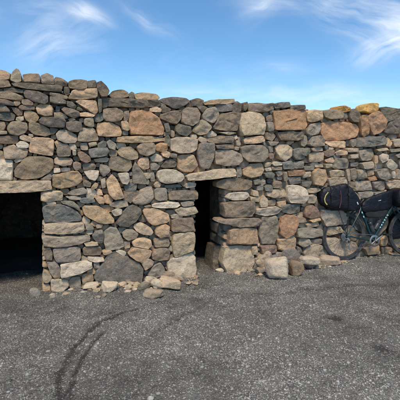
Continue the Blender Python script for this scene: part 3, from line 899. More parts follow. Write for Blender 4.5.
wall = tag(empty('dry_stone_wall', tuple(P0)), 'long dry stone wall with two low dark doorways under stone lintels', 'stone wall')
def local(vs): return [(v[0] - P0[0], v[1] - P0[1], v[2]) for v in vs]
inframe = lambda p: -2 < np.mean([q[0] for q in p]) < 402
big = sorted([k for k in auto if inframe(k[2])], key=lambda k: -area(k[2]))
n_traced = sum(1 for k in traced if k[0] == 'stone')
singles = traced + [k for k in big[:max(0, 298 - n_traced)] if area(k[2]) > 20]
ids = {id(k) for k in singles}
for i, (kind, t, p, o, dpt) in enumerate(singles):
    rd = random.Random(i * 7 + 3)
    pr = None
    if kind == 'coping_stone': pr = rd.uniform(-.03, .02)
    if kind == 'lintel': pr = .02
    if kind == 'jamb_stone': pr = rd.uniform(-.008, .015)
    v, f = build_stone(p, o, dpt, i + 1, area(p) > 22, pr, .0052 if i < len(traced) else -.003)
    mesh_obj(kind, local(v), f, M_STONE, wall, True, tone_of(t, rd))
rest = MB(); outer = MB()
for i, k in enumerate(auto):
    if id(k) in ids: continue
    rd = random.Random(i * 5 + 1)
    v, f = build_stone(k[2], k[3], k[4], 1000 + i, area(k[2]) > 60)
    (rest if inframe(k[2]) else outer).add(local(v), f, tone_of(k[1], rd))
# second layer of packing stones set back in the joints
pack = MB(); step = 8.0
for iy, y in enumerate(np.arange(76, 298, step * .8)):
    for x in np.arange(-124, 512, step):
        x_ = x + (iy % 2) * step / 2 + random.uniform(-1.2, 1.2); y_ = y + random.uniform(-1, 1)
        i = int((x_ - RX0) * RS)
        if i < 0 or i >= len(CX) or y_ < top_y[i] + 12 or y_ > base_y[i] + 2: continue
        if -44 < x_ < 47 and y_ > 186: continue
        if 190 < x_ < 232 and y_ > 174: continue
        poly = [(x_ + math.cos(a) * step * .62 * random.uniform(.8, 1.1), y_ + math.sin(a) * step * .5 * random.uniform(.8, 1.1)) for a in np.linspace(0, 2 * math.pi, 7)[:-1]]
        v, f = build_stone(poly, -.20 - random.uniform(0, .05), .08, iy * 100 + int(x) + 5000, False)
        pack.add(local(v), f, tone_of(random.choice('dddb'), random, .42))  # tone cut down, the shade of the joints is in the colour
o = rest.build('small_stones', M_STONE, wall, True, True); o['kind'] = 'stuff'
o = outer.build('wall_ends', M_STONE, wall, True, True); o['kind'] = 'stuff'
o = pack.build('packing_stones', M_STONE, wall, True, True); o['kind'] = 'stuff'

# rubble core of the wall, the low chamber behind it and its roof
def slab(mb, u0, u1, z0, z1, o0, o1):
    v = [wall_pt(a, b, c) for a in (u0, u1) for b in (z0, z1) for c in (o0, o1)]
    mb.add(local(v), [(0, 1, 3, 2), (4, 6, 7, 5), (0, 4, 5, 1), (2, 3, 7, 6), (0, 2, 6, 4), (1, 5, 7, 3)], (.07, .061, .052, .3))  # dark tone carries painted shade for the joints and the chamber
d1a, d1b = u_of_x(-38), u_of_x(44.5); d2a, d2b = u_of_x(191), u_of_x(227)
z1 = hit_plane(20, 183)[1]; z2 = hit_plane(210, 176)[1]
uL, uR = u_of_x(-128), u_of_x(518)
core = MB(); B0, B1 = -.27, -.58
cuts = [uL] + [u_of_x(x) for x in range(-115, 510, 9)] + [uR]
ztop = lambda u: float(np.interp(u, us, top_z)) - .085
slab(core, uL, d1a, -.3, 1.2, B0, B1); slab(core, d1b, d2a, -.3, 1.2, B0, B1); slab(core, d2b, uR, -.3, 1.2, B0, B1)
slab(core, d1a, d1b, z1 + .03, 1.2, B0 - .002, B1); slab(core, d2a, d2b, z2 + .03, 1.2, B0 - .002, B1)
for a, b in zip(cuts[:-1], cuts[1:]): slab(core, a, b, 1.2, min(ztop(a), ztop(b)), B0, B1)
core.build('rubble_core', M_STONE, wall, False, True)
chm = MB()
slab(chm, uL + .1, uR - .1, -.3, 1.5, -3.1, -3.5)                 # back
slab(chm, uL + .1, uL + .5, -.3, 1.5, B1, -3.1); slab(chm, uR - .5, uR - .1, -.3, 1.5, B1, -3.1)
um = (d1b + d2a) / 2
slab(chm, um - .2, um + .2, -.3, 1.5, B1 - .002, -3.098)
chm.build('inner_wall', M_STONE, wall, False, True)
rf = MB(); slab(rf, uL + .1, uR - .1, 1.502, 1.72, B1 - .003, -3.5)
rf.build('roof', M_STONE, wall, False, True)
inn = MB()
for s_ in range(150):
    uu = random.uniform(d1a - .4, um - .2); zz = random.uniform(0, 1.4); r_ = random.uniform(.06, .15)
    pol = [(uu + math.cos(a) * r_ * 1.5, zz + math.sin(a) * r_) for a in np.linspace(0, 6.283, 9)[:-1]]
    v = [wall_pt(a, b, -3.12) for a, b in pol] + [wall_pt(uu + (a - uu) * .75, zz + (b - zz) * .75, -3.04 - random.uniform(-.02, .02)) for a, b in pol]
    inn.add(local(v), [(i, (i + 1) % 8, 8 + (i + 1) % 8, 8 + i) for i in range(8)] + [tuple(range(8, 16))], tone_of('d', random, .7))  # darkened, the gloom behind the doorway is put into the tone
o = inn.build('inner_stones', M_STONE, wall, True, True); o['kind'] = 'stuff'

# ------------------------------------------------------------------ loose rocks
def ico(sub):
    import bmesh
    bm = bmesh.new(); bmesh.ops.create_icosphere(bm, subdivisions=sub, radius=1)
    v = np.array([q.co[:] for q in bm.verts]); f = np.array([[q.index for q in t.verts] for t in bm.faces]); bm.free()
    return v, f
ICO4 = ico(4); ICO1 = ico(1)
def rock_shape(seed, boxy=.5, npl=14):
    rd = np.random.default_rng(seed); v, f = ICO4
    pn = rd.normal(size=(npl, 3)); pn /= np.linalg.norm(pn, axis=1)[:, None]; pd = rd.uniform(.72, 1.0, npl)
    ax = np.array([[1, 0, 0], [-1, 0, 0], [0, 1, 0], [0, -1, 0], [0, 0, 1], [0, 0, -1.]]) + rd.normal(size=(6, 3)) * .16
    ax /= np.linalg.norm(ax, axis=1)[:, None]
    pn = np.vstack([pn, ax]); pd = np.concatenate([pd, np.full(6, 1 - .42 * boxy)])
    dt = v @ pn.T
    rr = np.where(dt > .02, pd[None] / np.maximum(dt, .02), 9.)
    k = 18.; r = -np.log(np.exp(-k * np.minimum(rr, 3)).sum(1)) / k
    p = v * r[:, None]
    for i in range(len(p)):
        q = Vector(p[i]); h = mnoise.fractal(q * 2.1 + Vector((seed * 1.7, 0, 0)), 1., 2.1, 4)
        p[i] *= 1 + .055 * h
    p -= (p.max(0) + p.min(0)) / 2; p /= (p.max(0) - p.min(0))
    return p, f
def loose_rock(name, box, tone, label, seed, boxy=.5, deep=.8, rot=0., roll=0., lift=0., base=None, group=None, back=0.):
    """a rock filling the photo box (x0, y0, x1, y1), standing on the ground under its lower edge"""
    x0, y0, x1, y1 = box; cx = (x0 + x1) / 2
    gx_, gy_ = hit_ground(cx, base if base else y1, 0.)
    sc = math.hypot(*pix_dir(cx, y1)[:2]) ; dist = math.hypot(gx_, gy_)
    mpp = gy_ / (FPX * math.cos(PITCH) + (200 - y1) * math.sin(PITCH))
    w_, h_ = (x1 - x0) * mpp, (y1 - y0) * mpp * 1.0
    p, f = rock_shape(seed, boxy)
    p = p * np.array([w_ * 1.0, w_ * deep, 1.])
    ca, sa = math.cos(rot), math.sin(rot); X = p[:, 0] * ca - p[:, 1] * sa; Y = p[:, 0] * sa + p[:, 1] * ca
    if rot: s_ = w_ / (X.max() - X.min()); X *= s_; Y *= s_
    hh = h_ * .93
    Z = p[:, 2] * hh
    if roll:
        X2 = X * math.cos(roll) - Z * math.sin(roll); Z2 = X * math.sin(roll) + Z * math.cos(roll); X, Z = X2, Z2
    Z = Z - Z.min()
    yoff = (Y.max() - Y.min()) * .42 + back
    ux, uy = gx_ / dist, gy_ / dist
    ox, oy = gx_ + ux * yoff, gy_ + uy * yoff
    z0 = float(gz(np.array(ox), np.array(oy))) + lift - (0.012 if lift == 0 else 0)
    o = mesh_obj(name, np.stack([X, Y, Z], -1), f, M_STONE, None, True, tone_of(tone, random.Random(seed)))
    o.location = (ox, oy, z0)
    return tag(o, label, 'rock', group)
RUB = 'loose rocks at the foot of the wall'
loose_rock('boulder', (265, 256, 290, 280.5), 'w', 'pale boxy boulder standing in front of the rock pile, biggest of it', 3, .85, .9, .15, group=RUB)
loose_rock('rock', (288, 258.5, 303, 276), 'b', 'brownish block tucked against the right side of the pale boulder', 8, .8, .9, .3, group=RUB)
loose_rock('rock', (252, 254, 273, 270), 'h', 'tan slab leaning up against the left side of the pale boulder', 12, .6, .9, .2, R(30), 0, 271, RUB, .10)
loose_rock('rock', (277, 247, 299, 267), 's', 'dark grey rounded slab behind the pale boulder, against the wall', 17, .4, .7, .5, R(-22), 0, 268, RUB, .12)
loose_rock('rock', (298, 259, 320, 267.5), 'w', 'pale flat slab resting across the brownish block, right of the boulder', 21, .6, .55, .1, R(-8), .055, 271, RUB, .02)
loose_rock('rock', (303, 261, 316, 270), 'g', 'grey rock lying in the shade under the pale flat slab', 67, .5, .8, .3, 0, 0, 270, RUB, .06)
loose_rock('rock', (317, 255.5, 340, 266), 'h', 'long flat oval rock lying left of the bicycle rear tyre', 25, .3, .6, -.1, R(5), 0, None, RUB)
loose_rock('rock', (299, 253, 317, 263), 'g', 'grey rock at the wall foot behind the pale flat slab', 29, .4, .8, .3, 0, 0, 264, RUB, .05)
loose_rock('rock', (255, 267, 266, 273), 's', 'small greenish grey rock on the ground beneath the leaning tan slab', 33, .5, .8, .2, 0, 0, None, RUB)
loose_rock('rock', (101, 282.5, 119, 293), 'w', 'round whitish rock in front of the large dark triangular wall stone', 37, .3, .8, .4, 0, 0, None, RUB)
loose_rock('rock', (84, 285, 99, 291.5), 'w', 'flat whitish rock left of the round whitish rock', 41, .5, .7, .1, 0, 0, None, RUB)
loose_rock('rock', (143, 289, 164, 298.5), 'h', 'greenish pale slab lying foremost in the rubble between the doorways', 43, .8, .6, -.1, 0, 0, None, RUB)
loose_rock('rock', (151, 282, 168, 292), 'w', 'bright cream rock just behind the greenish foremost slab', 47, .5, .7, .3, R(-10), 0, 291, RUB, .03)
loose_rock('rock', (138, 282.5, 151, 290.5), 'g', 'grey rock left of the bright cream rock in the rubble', 49, .5, .8, .6, 0, 0, None, RUB)
loose_rock('rock', (144.5, 275.5, 158, 284.5), 'w', 'pale tilted rock against the wall behind the bright cream rock', 51, .5, .7, .2, R(-14), 0, 285, RUB, .02)
loose_rock('rock', (159, 277, 181, 290), 't', 'tan broken slab left of the narrow doorway jamb', 53, .8, .6, .1, R(-6), 0, None, RUB)
loose_rock('rock', (162, 271, 176, 280), 'g', 'grey flat rock on the rubble behind the tan broken slab', 55, .6, .7, .3, 0, 0, 281, RUB, .06)
loose_rock('rock', (124.5, 283.5, 132.5, 289), 'w', 'small pale rock right of the round whitish rock', 57, .5, .8, .2, 0, 0, None, RUB)
loose_rock('rock', (124, 289, 131.5, 292.3), 'w', 'tiny flat pale rock foremost below the dark triangular wall stone', 59, .5, .8, .2, 0, 0, None, RUB)
loose_rock('rock', (133, 287, 137.5, 290), 'w', 'tiny pale rock left of the grey rubble rock', 61, .5, .8, .2, 0, 0, None, RUB)
loose_rock('rock', (29, 287, 41, 296.5), 'g', 'angular pale grey rock lying in front of the wide doorway', 63, .8, .8, .7, 0, 0, None, None)
loose_rock('rock', (49, 293, 56, 298), 'w', 'small white rock on gravel below the corner of the wide doorway', 65, .5, .8, .2, 0, 0, None, None)
loose_rock('rock', (215, 267.5, 224, 272.5), 'w', 'small pale flat rock on the ground in the narrow doorway', 69, .5, .8, .2, 0, 0, None, None)

rub = MB(); ICO2 = ico(2)
for i in range(280):
    zone = random.random()
    x_ = random.uniform(78, 192) if zone < .5 else random.uniform(246, 345) if zone < .85 else random.uniform(46, 396)
    if 196 < x_ < 224: continue
    u_ = u_of_x(x_); of = .03 + abs(random.gauss(0, .10)) * (1.5 if zone < .85 else .7); r_ = random.choice((.012, .016, .02, .028, .036)) * random.uniform(.8, 1.2)
    q = wall_pt(u_, 0, of); z_ = float(gz(np.array(q[0]), np.array(q[1])))
    g_ = np.random.default_rng(i); vv = ICO2[0].copy()
    pn = g_.normal(size=(9, 3)); pn /= np.linalg.norm(pn, axis=1)[:, None]
    dt = np.maximum(vv @ pn.T, .02); vv = vv * np.minimum(1.15, (g_.uniform(.55, .95, 9)[None] / dt).min(1))[:, None]
    vv *= np.array([r_ * random.uniform(1, 1.7), r_, r_ * random.uniform(.45, .8)]); an = random.random() * 6.28
    X = vv[:, 0] * math.cos(an) - vv[:, 1] * math.sin(an) + q[0]; Y = vv[:, 0] * math.sin(an) + vv[:, 1] * math.cos(an) + q[1]
    rub.add(np.stack([X, Y, vv[:, 2] + z_ + r_ * .3], -1), ICO2[1], tone_of(random.choice('wtghhgbs'), random))
o = rub.build('rubble', M_STONE, None, True, True); tag(o, 'small broken stone chips littered along the foot of the wall', 'rubble', None, 'stuff')

# ------------------------------------------------------------------ gravel (uncountable)
def scatter(n, rmin, sig, base, seed, flat, tone_fn):
    g = np.random.default_rng(seed); bv, bf = base; k = len(bv)
    # even in the picture rather than on the ground, so that near gravel is as dense as far gravel looks
    x = g.uniform(-5., 6.6, n); y = g.uniform(1.2, 7.8, n)
    vis = np.abs(x) < .56 * y + .7 + 2.2 * g.uniform(size=n) ** 2
    x, y = x[vis], y[vis]; n = len(x)
    side = (x - P0[0]) * N[0] + (y - P0[1]) * N[1]                # metres in front of the wall face
    uu = (x - P0[0]) * U[0] + (y - P0[1]) * U[1]
    ind = ((uu > d1a) & (uu < d1b)) | ((uu > d2a) & (uu < d2b))
    keep = (side > .0) | (ind & (side > -.9))
    mk_ = track_mask(x, y)
    keep &= g.uniform(size=n) > mk_ * .85
    dens = .5 + .5 * np.sin(x * 1.3 + np.sin(y * 1.9) * 1.3) * np.sin(y * 2.9 + 1. + np.sin(x * 1.7))
    keep &= g.uniform(size=n) < .45 + .55 * dens
    x, y, mk_ = x[keep], y[keep], mk_[keep]; n = len(x)
    r = rmin * np.exp(np.abs(g.normal(0, sig, n)))
    P = bv[None] * g.uniform(.72, 1.18, (n, k, 1)) * r[:, None, None] * np.stack([g.uniform(.8, 1.35, n), g.uniform(.7, 1.1, n), g.uniform(*flat, n)], -1)[:, None, :]
    a = g.uniform(0, 6.283, n); ca, sa = np.cos(a)[:, None], np.sin(a)[:, None]
    X = P[..., 0] * ca - P[..., 1] * sa; Y = P[..., 0] * sa + P[..., 1] * ca
    z = gz(x, y) - .014 * mk_ + r * .18
    V = np.stack([X + x[:, None], Y + y[:, None], P[..., 2] + z[:, None]], -1).reshape(-1, 3)
    Fc = (bf[None] + (np.arange(n) * k)[:, None, None]).reshape(-1, 3)
    t = tone_fn(g, n, mk_) * (.45 + 1.0 * patch(x, y))[:, None]; T = np.ones((n, k, 4)); T[..., :3] = t[:, None, :]
    return V, Fc, T.reshape(-1, 4)
HALF = (np.array([[1, 0, -.35], [.2, .95, -.35], [-.95, .35, -.35], [-.6, -.8, -.35], [.5, -.85, -.35], [.1, 0., .8]]),
        np.array([[0, 1, 5], [1, 2, 5], [2, 3, 5], [3, 4, 5], [4, 0, 5]]))
OCT = (np.array([[1, 0, 0], [-1, 0, 0], [0, 1, 0], [0, -1, 0], [0, 0, 1], [0, 0, -1.]]),
       np.array([[0, 2, 4], [2, 1, 4], [1, 3, 4], [3, 0, 4], [2, 0, 5], [1, 2, 5], [3, 1, 5], [0, 3, 5]]))
def pt(lo, hi, pw):
    def fn(g, n, mk_):
        v = lo + (hi - lo) * g.uniform(size=n) ** pw * (1 - .6 * mk_)
        return np.stack([v * g.uniform(.96, 1.06, n), v * .99, v * g.uniform(.82, .96, n)], -1)
    return fn
V, Fc, T = scatter(640000, .0036, .42, HALF, 5, (.5, 1.), pt(.12, .47, 1.2))
o = fast_mesh('fine_gravel', V, Fc, M_PEBBLE, T); tag(o, 'fine grey gravel strewn all over the yard', 'gravel', None, 'stuff')
V, Fc, T = scatter(16000, .0058, .35, ICO1, 9, (.45, .8), pt(.14, .46, 1.3))
o = fast_mesh('medium_gravel', V, Fc, M_PEBBLE, T); tag(o, 'rounded grey pebbles half sunk in the fine gravel', 'gravel', None, 'stuff')
V, Fc, T = scatter(1900, .009, .40, ICO1, 6, (.4, .75), pt(.12, .5, 1.4))
o = fast_mesh('coarse_gravel', V, Fc, M_PEBBLE, T); tag(o, 'scattered larger pebbles lying on the fine gravel', 'pebbles', None, 'stuff')

# ------------------------------------------------------------------ bicycle
TH = R(14); LEAN = R(5)
bx, by = hit_ground(344.3, 260.3)
BM = Matrix.Translation((bx, by, float(gz(np.array(bx), np.array(by))) - .004)) @ Matrix.Rotation(TH, 4, 'Z') @ Matrix.Rotation(-LEAN, 4, 'X')
BI = BM.inverted()
def bike_px(x, y, lat=0.):
    """photo pixel -> (forward, up) in the bicycle's own plane"""
    o_ = BI @ Vector((0, 0, CAM_H)); d = BI.to_3x3() @ Vector(pix_dir(x, y))
    t = (lat - o_.y) / d.y
    p = o_ + d * t
    return p.x, p.z
bike = empty('bicycle'); bike.matrix_world = BM
tag(bike, 'dark teal touring bicycle leaning against the stone wall', 'bicycle')
WR = .345
def wheel(cx):
    c = (cx, 0, WR)
    mb = MB(); mb.lathe([(.316, -.012), (.316, .012), (.306, .013), (.288, .008), (.283, 0), (.288, -.008), (.306, -.013)], c, 72)
    wh = mb.build('wheel', M_RIM, bike)
    mb = MB(); pr = [(.329 + .0160 * math.cos(a), .0170 * math.sin(a)) for a in np.linspace(0, 2 * math.pi, 15)[:-1]]
    mb.lathe(pr, c, 84); mb.build('tyre', M_TYRE, wh)
    mb = MB()
    for k in range(28):
        a = 2 * math.pi * k / 28; sd_ = 1 if k % 2 else -1; tw = a + (.42 if k % 4 < 2 else -.42)
        mb.tube([(cx + .024 * math.cos(tw + .5 * sd_), .026 * sd_, WR + .024 * math.sin(tw + .5 * sd_)), (cx + .286 * math.cos(a), .003 * sd_, WR + .286 * math.sin(a))], .0013, 5)
    mb.build('spokes', M_BLACK, wh)
    mb = MB(); mb.lathe([(.004, -.062), (.012, -.06), (.014, -.034), (.027, -.030), (.027, -.024), (.016, -.018), (.016, .018), (.027, .024), (.027, .03), (.014, .036), (.012, .06), (.004, .062)], c, 20, False)
    mb.build('hub', M_BLACK, wh)
    return wh
wr_ = wheel(0.); 
WB = 1.075
wf_ = wheel(WB)
mb = MB()
for i, r_ in enumerate((.066, .058, .051, .045, .039, .034, .029)):
    mb.lathe([(.02, -.030 - i * .0042), (r_, -.030 - i * .0042), (r_, -.0278 - i * .0042), (.02, -.0278 - i * .0042)], (0, 0, WR), 30)
mb.build('cassette', M_METAL, wr_)
mb = MB(); mb.lathe([(.060, .040), (.080, .040), (.080, .042), (.060, .042)], (0, 0, WR), 36); mb.build('brake_disc', M_METAL, wr_)
BB = Vector((*bike_px(372.5, 240.5),)); BBp = Vector((BB.x, 0, BB.y))
sx, sz = bike_px(359.5, 206); ST = Vector((sx, 0, sz))
hx, hz = bike_px(393.5, 206); HB = Vector((hx, 0, hz)); 
hd = Vector((-.30, 0, .955)); HT = HB + hd * .15
AX = Vector((0, 0, WR)); FA = Vector((WB, 0, WR))
sdir = (ST - BBp).normalized()
fr = MB()
fr.tube([BBp, ST + sdir * .02], .0165, 12); fr.tube([BBp, HB + hd * .02], .0205, 12); fr.tube([ST - sdir * .03, HT - hd * .03], .0165, 12)
fr.tube([HB, HT], .022, 14)
for s_ in (-1, 1):
    fr.tube([AX + Vector((0, .066 * s_, 0)), Vector((.10, .062 * s_, WR - .008)), BBp + Vector((-.05, .033 * s_, .004))], [.0075, .009, .011], 9)
    fr.tube([AX + Vector((0, .066 * s_, 0)), ST + Vector((-.04, .045 * s_, -.10)), ST - sdir * .03 + Vector((0, .012 * s_, 0))], [.0065, .0075, .008], 9)
fr.tube([BBp + Vector((0, -.036, 0)), BBp + Vector((0, .036, 0))], .022, 14)
frame = fr.build('frame', M_TEAL, bike)
# pale lettering blocks along the down tube and rings on the seat tube
dd = (HB + hd * .02 - BBp); dl = dd.length; dn = dd.normalized(); up_ = Vector((0, -1, 0)).cross(dn)
def on_tube(axis_, c, rad_, hl, hw):
    """small raised plate on the near, rearward side of a tube"""
    v = Vector((-.42, -.90, 0)); v = (v - axis_ * v.dot(axis_)).normalized(); wv = axis_.cross(v)
    rot = Matrix((axis_, v, wv)).transposed()
    return MB().box(c + v * rad_, (hl, .0012, hw), rot)
for k in range(6): on_tube(dn, BBp + dn * (dl * (.36 + k * .068)), .0205, .0095 if k % 2 else .0075, .010).build('decal', M_DECAL, frame)
for k in range(2): on_tube(sdir, BBp + sdir * ((ST - BBp).length * (.70 + .12 * k)), .0165, .013, .007).build('decal', M_DECAL, frame)
fk = MB()
for s_ in (-1, 1):
    fk.tube([HB + Vector((0, .03 * s_, -.01)), HB + Vector((.02, .052 * s_, -.06)), FA + Vector((-.03, .055 * s_, .10)), FA + Vector((0, .055 * s_, 0))], [.014, .0135, .011, .009], 9)
fk.tube([HB + Vector((0, -.04, -.008)), HB + Vector((0, .04, -.008))], .017, 10)
fk.build('fork', M_TEAL, bike)
sp_ = MB(); sp_.tube([ST, ST + sdir * .12], .0136, 10); sp_.build('seatpost', M_BLACK, bike)
sdl = MB(); s0 = ST + sdir * .13 + Vector((-.13, 0, 0))
pts = [(-.14, .068), (-.10, .072), (-.02, .055), (.04, .028), (.11, .02), (.14, .014)]
vs = []; 
for xx, ww in pts:
    for a in np.linspace(0, 2 * math.pi, 11)[:-1]:
        vs.append(s0 + Vector((xx, ww * math.cos(a), .022 * math.sin(a) + (.012 if xx < -.08 else 0))))
fs = [(i * 10 + k, i * 10 + (k + 1) % 10, (i + 1) * 10 + (k + 1) % 10, (i + 1) * 10 + k) for i in range(5) for k in range(10)] + [tuple(range(10))[::-1], tuple(range(50, 60))]
sdl.add(vs, fs); sdl.build('saddle', M_BLACK, bike)
# drivetrain on the near side
YC = -.050
mb = MB(); mb.lathe([(.060, YC - .002), (.082, YC - .002), (.085, YC), (.082, YC + .002), (.060, YC + .002)], (BBp.x, 0, BBp.z), 40)
for k in range(5):
    a = k * 2 * math.pi / 5; mb.tube([(BBp.x, YC, BBp.z), (BBp.x + .064 * math.cos(a), YC, BBp.z + .064 * math.sin(a))], .006, 6)
mb.build('chainring', M_METAL, bike)
px_, pz_ = bike_px(386.3, 233.5, -.09)
cdv = Vector((px_ - BBp.x, 0, pz_ - BBp.z)); cdv = cdv.normalized() * .1725
for s_, yy in ((1, YC - .022), (-1, .07)):
    mb = MB(); e = BBp + cdv * s_
    mb.tube([(BBp.x, yy, BBp.z), (e.x, yy, e.z)], [.014, .010], 8, flat=.6)
    ck = mb.build('crank', M_METAL, bike)
    pm = MB(); yo = yy - .055 if s_ == 1 else yy + .055
    pm.box((e.x, yo, e.z), (.045, .036, .0085)); pm.tube([(e.x, yy, e.z), (e.x, yo, e.z)], .006, 8)
    for k in (-1, 1): pm.box((e.x + .036 * k, yo, e.z), (.006, .043, .011))
    pm.build('pedal', M_BLACK, ck)
mb = MB(); mb.tube([(0, YC + .004, WR + .046), (BBp.x, YC, BBp.z + .084)], .0045, 6)
jx, jz = .035, WR - .155
mb.tube([(BBp.x - .01, YC, BBp.z - .084), (jx + .01, YC, jz - .022)], .0045, 6)
mb.tube([(.044, YC, WR - .01), (.052, YC, WR - .07), (jx + .012, YC, jz + .03), (jx - .02, YC, jz)], .0045, 6)
mb.build('chain', M_METAL, bike)
mb = MB()
mb.tube([(.006, YC - .012, WR - .02), (.03, YC - .03, WR - .05), (.045, YC - .016, WR - .078)], .013, 8)
mb.tube([(.045, YC - .012, WR - .078), (jx, YC - .010, jz)], .010, 8, flat=.5)
for cx_, cz_ in ((.045, WR - .078), (jx, jz)): mb.lathe([(.004, YC - .004), (.022, YC - .004), (.022, YC + .003), (.004, YC + .003)], (cx_, 0, cz_), 16)
mb.build('rear_derailleur', M_METAL, bike)
mb = MB()                                              # rack over the rear wheel
rz = WR * 2 + .03
for s_ in (-1, 1):
    mb.tube([(-.24, .05 * s_, rz), (.16, .05 * s_, rz), (ST.x - .01, .015 * s_, rz - .03)], .005, 7)
    mb.tube([(0, .07 * s_, WR + .02), (-.12, .055 * s_, rz)], .0048, 7); mb.tube([(0, .07 * s_, WR + .02), (.04, .055 * s_, rz)], .0048, 7)
for k in range(4): mb.tube([(-.23 + k * .12, -.05, rz), (-.23 + k * .12, .05, rz)], .0045, 7)
mb.build('rear_rack', M_BLACK, bike)
mb = MB(); stm = HT + hd * .06; bar = stm + Vector((.09, 0, .02))
mb.tube([HT, stm], .016, 10); mb.tube([stm, bar], .016, 10); mb.build('stem', M_BLACK, bike)
mb = MB()
for s_ in (-1, 1):
    mb.tube([bar, bar + Vector((.01, .15 * s_, 0)), bar + Vector((.04, .21 * s_, 0)), bar + Vector((.09, .215 * s_, -.01)), bar + Vector((.125, .22 * s_, -.05)), bar + Vector((.10, .225 * s_, -.10)), bar + Vector((.02, .235 * s_, -.125))], .0155, 10)
    mb.tube([bar + Vector((.075, .214 * s_, 0)), bar + Vector((.13, .214 * s_, .035)), bar + Vector((.15, .214 * s_, .03))], [.018, .017, .012], 8)
mb.build('handlebar', M_BLACK, bike)
mb = MB()
mb.tube([bar + Vector((.12, -.21, .02)), bar + Vector((.06, -.16, .07)), HB + Vector((.03, -.03, .05))], .0028, 6)
mb.tube([HB + Vector((-.01, -.024, .05)), BBp + dn * .3 + Vector((0, -.026, .01)), BBp + dn * .05 + Vector((0, -.026, 0))], .0028, 6)
mb.build('cables', M_BLACK, bike)

def puffy(name, px, half, mat, label, cat, lat=0., lump=.006, parent_local=None, seed=1, nseg=56):
    """soft bag: side outline read off the photo in the bicycle's plane, rounded across its width"""
    pl = np.array([bike_px(x, y, lat - half * .5) for x, y in px])
    ol = outline(pl, nseg, .22); ol = outline(ol, nseg, .3); c = ol.mean(0)
    prof = [(.0, 1.0), (.35, 1.0), (.62, .98), (.80, .93), (.92, .84), (.985, .70), (1.0, .5), (1.0, .25), (1.0, 0.)]
    rings = [(s, a) for s, a in prof[1:]]
    rings = rings + [(s, -a) for s, a in reversed(prof[1:-1])]
    V = []
    for s, a in rings:
        for q in ol:
            p = c + (q - c) * s
            nn = mnoise.fractal(Vector((p[0] * 11 + seed, p[1] * 11, a * 1.2 + seed)), 1, 2, 3)
            rg = 1 - 2.4 * abs(mnoise.noise(Vector((p[0] * 13 + p[1] * 9 + seed * 2, p[1] * 16 - p[0] * 5, a * 1.5 + seed))))
            nn += .9 * rg
            V.append((p[0] + nn * lump * .5, lat - a * half - nn * lump * (1 if a > 0 else -1), p[1] + nn * lump * .6))
    n = nseg; L = len(rings); F = []
    for k in range(L - 1):
        for i in range(n): F.append((k * n + i, k * n + (i + 1) % n, (k + 1) * n + (i + 1) % n, (k + 1) * n + i))
    V.append((c[0], lat - half, c[1])); V.append((c[0], lat + half, c[1]))
    for i in range(n):
        F.append(((i + 1) % n, i, L * n)); F.append(((L - 1) * n + i, (L - 1) * n + (i + 1) % n, L * n + 1))
    o = mesh_obj(name, V, F, mat, None, True); o.matrix_world = BM
    return tag(o, label, cat)
def strap(parent, px, lat, r, mat, name='strap'):
    mb = MB(); pts = [bike_px(x, y, lat) for x, y in px]
    pts = [(a, lat, b) for a, b in pts]
    mb.tube(pts, r, 8, flat=.35)
    return mb.build(name, mat, parent)
G = 'bags strapped on the bicycle'
rb = puffy('rear_bag', [(319.5, 203), (319, 195), (322, 188.5), (329, 186), (336, 185.5), (343, 183.5), (348.5, 186), (352, 190.5), (357, 196.5), (359.5, 203), (358, 210), (350, 212.3), (340, 210.5), (327, 207.8)], .13, M_BAG,
           'large navy duffel bag strapped above the bicycle rear wheel', 'bag', 0., .010, seed=3); rb['group'] = G
def strap_over(parent, pts, s_, half, mat, r=.011):
    """webbing strap running over the top and down the near side of a bag"""
    ol = outline(np.array(pts), 200, .15); nr = ol[np.abs(ol[:, 0] - s_) < .012]
    zt, zb = nr[:, 1].max(), nr[:, 1].min(); h_ = zt - zb
    path = [(s_, half * .3, zt + .008), (s_, -half * .35, zt + .008), (s_, -half * .75, zt - h_ * .02), (s_, -half * .98, zt - h_ * .12), (s_, -half * 1.07, zt - h_ * .3),
            (s_, -half * 1.08, zt - h_ * .6), (s_, -half * 1.0, zb + h_ * .14), (s_, -half * .75, zb + h_ * .01), (s_, -half * .3, zb - .008)]
    mb = MB(); mb.tube(path, r, 8, flat=.3)
    st = mb.build('strap', mat, parent)
    bk = MB(); bk.box((s_, -half * 1.10, zt - h_ * .36), (.014, .005, .018)); bk.build('buckle', M_BLACK, st)
RPTS = [bike_px(x, y, -.065) for x, y in [(319.5, 203), (319, 195), (322, 188.5), (329, 186), (336, 185.5), (343, 183.5), (348.5, 186), (352, 190.5), (357, 196.5), (359.5, 203), (358, 210), (350, 212.3), (340, 210.5), (327, 207.8)]]
for q in (331, 348.5): strap_over(rb, RPTS, bike_px(q, 198, -.13)[0], .132, M_WEB)
strap(rb, [(328.3, 192.3), (325.8, 195.5), (324.6, 199), (325.2, 202.3), (327.2, 204.8)], -.138, .0085, M_YEL)
strap(rb, [(340.5, 190.5), (341.2, 196), (341, 202), (339.6, 208)], -.141, .006, M_RED)
strap(rb, [(357.2, 202.0), (358.2, 204.5)], -.125, .008, M_WHITE, 'label_patch')
fb = puffy('frame_bag', [(360.8, 206), (366, 199), (376, 195.3), (386, 191.8), (394, 189.8), (396, 198), (392, 207), (384.5, 210.5), (372, 211.8), (363.5, 212.8)], .04, M_BAG,
           'dark navy bag filling the top of the bicycle frame', 'bag', 0., .004, seed=5); fb['group'] = G
strap(fb, [(378.3, 200.8), (381, 200.2)], -.040, .006, M_WHITE, 'label_patch')
strap(fb, [(363, 208.2), (372, 204.8), (384, 201.8), (392.5, 199.5)], -.0385, .004, M_BLACK, 'zip')
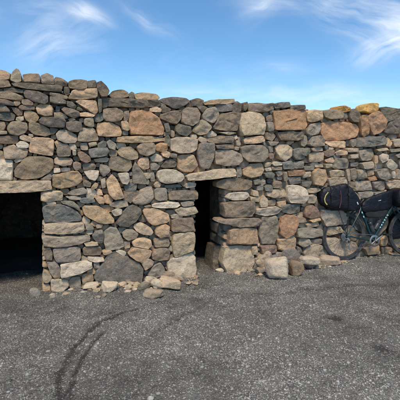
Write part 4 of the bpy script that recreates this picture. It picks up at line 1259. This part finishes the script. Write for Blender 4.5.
hb = puffy('lower_frame_bag', [(364.3, 212.3), (372, 211.3), (388, 209.3), (385.8, 215), (383.3, 217.3), (366.8, 218)], .03, M_BAG2,
           'charcoal pouch hanging under the navy frame bag', 'bag', 0., .003, seed=8, nseg=40); hb['group'] = G
bb = puffy('handlebar_bag', [(395, 205), (394.3, 197), (396, 190.5), (401, 188), (410, 188), (416, 191), (417, 199), (414, 206), (404, 208.5)], .19, M_BAG,
           'dark navy roll bag on the handlebar at the right picture edge', 'bag', 0., .006, seed=11); bb['group'] = G
pg = puffy('fork_bag', [(389.5, 236), (388.3, 230), (389.5, 222), (394, 214), (401, 209.5), (408, 211), (411, 220), (409, 231), (404, 237.5), (396, 239.5)], .045, M_BAG,
           'black rounded bag fixed beside the bicycle front wheel', 'bag', .11, .004, seed=14); pg['group'] = G
strap(pg, [(390.8, 230.3), (391.8, 232.6)], .062, .010, M_WHITE, 'label_patch')

def bottle(base, ax, label):
    """dark drinking bottle clipped in its cage inside the frame triangle"""
    root = empty('water_bottle'); root.matrix_world = BM @ Matrix.Translation(base) @ ax.to_track_quat('Z', 'Y').to_matrix().to_4x4()
    def turned(name, prof, mat):
        n = 20; vs = [(r * math.cos(2 * math.pi * k / n), r * math.sin(2 * math.pi * k / n), z) for r, z in prof for k in range(n)]
        fs = [(i * n + k, i * n + (k + 1) % n, (i + 1) * n + (k + 1) % n, (i + 1) * n + k) for i in range(len(prof) - 1) for k in range(n)]
        fs += [tuple(range(n))[::-1], tuple((len(prof) - 1) * n + k for k in range(n))]
        return mesh_obj(name, vs, fs, mat, root)
    turned('body', [(.028, 0), (.033, .006), (.033, .085), (.029, .095), (.029, .104), (.033, .114), (.033, .142), (.025, .152)], M_BOTTLE)
    turned('cap', [(.026, .1525), (.027, .168), (.018, .174), (.010, .177), (.010, .192), (.006, .194)], M_BLACK)
    return tag(root, label, 'bottle', 'bottles in the bicycle frame')
M_BOTTLE = plain('smoky_plastic', (.035, .040, .045), .4, 0, 0, 60, .45, .1)
pf = sdir.cross(Vector((0, 1, 0))); pf = pf if pf.x > 0 else -pf
pu = dn.cross(Vector((0, 1, 0))); pu = pu if pu.x < 0 else -pu
bottle(BBp + sdir * .115 + pf * .056, sdir, 'dark water bottle held against the bicycle seat tube')
bottle(BBp + dn * .150 + pu * .060, dn, 'dark water bottle held on the bicycle down tube')
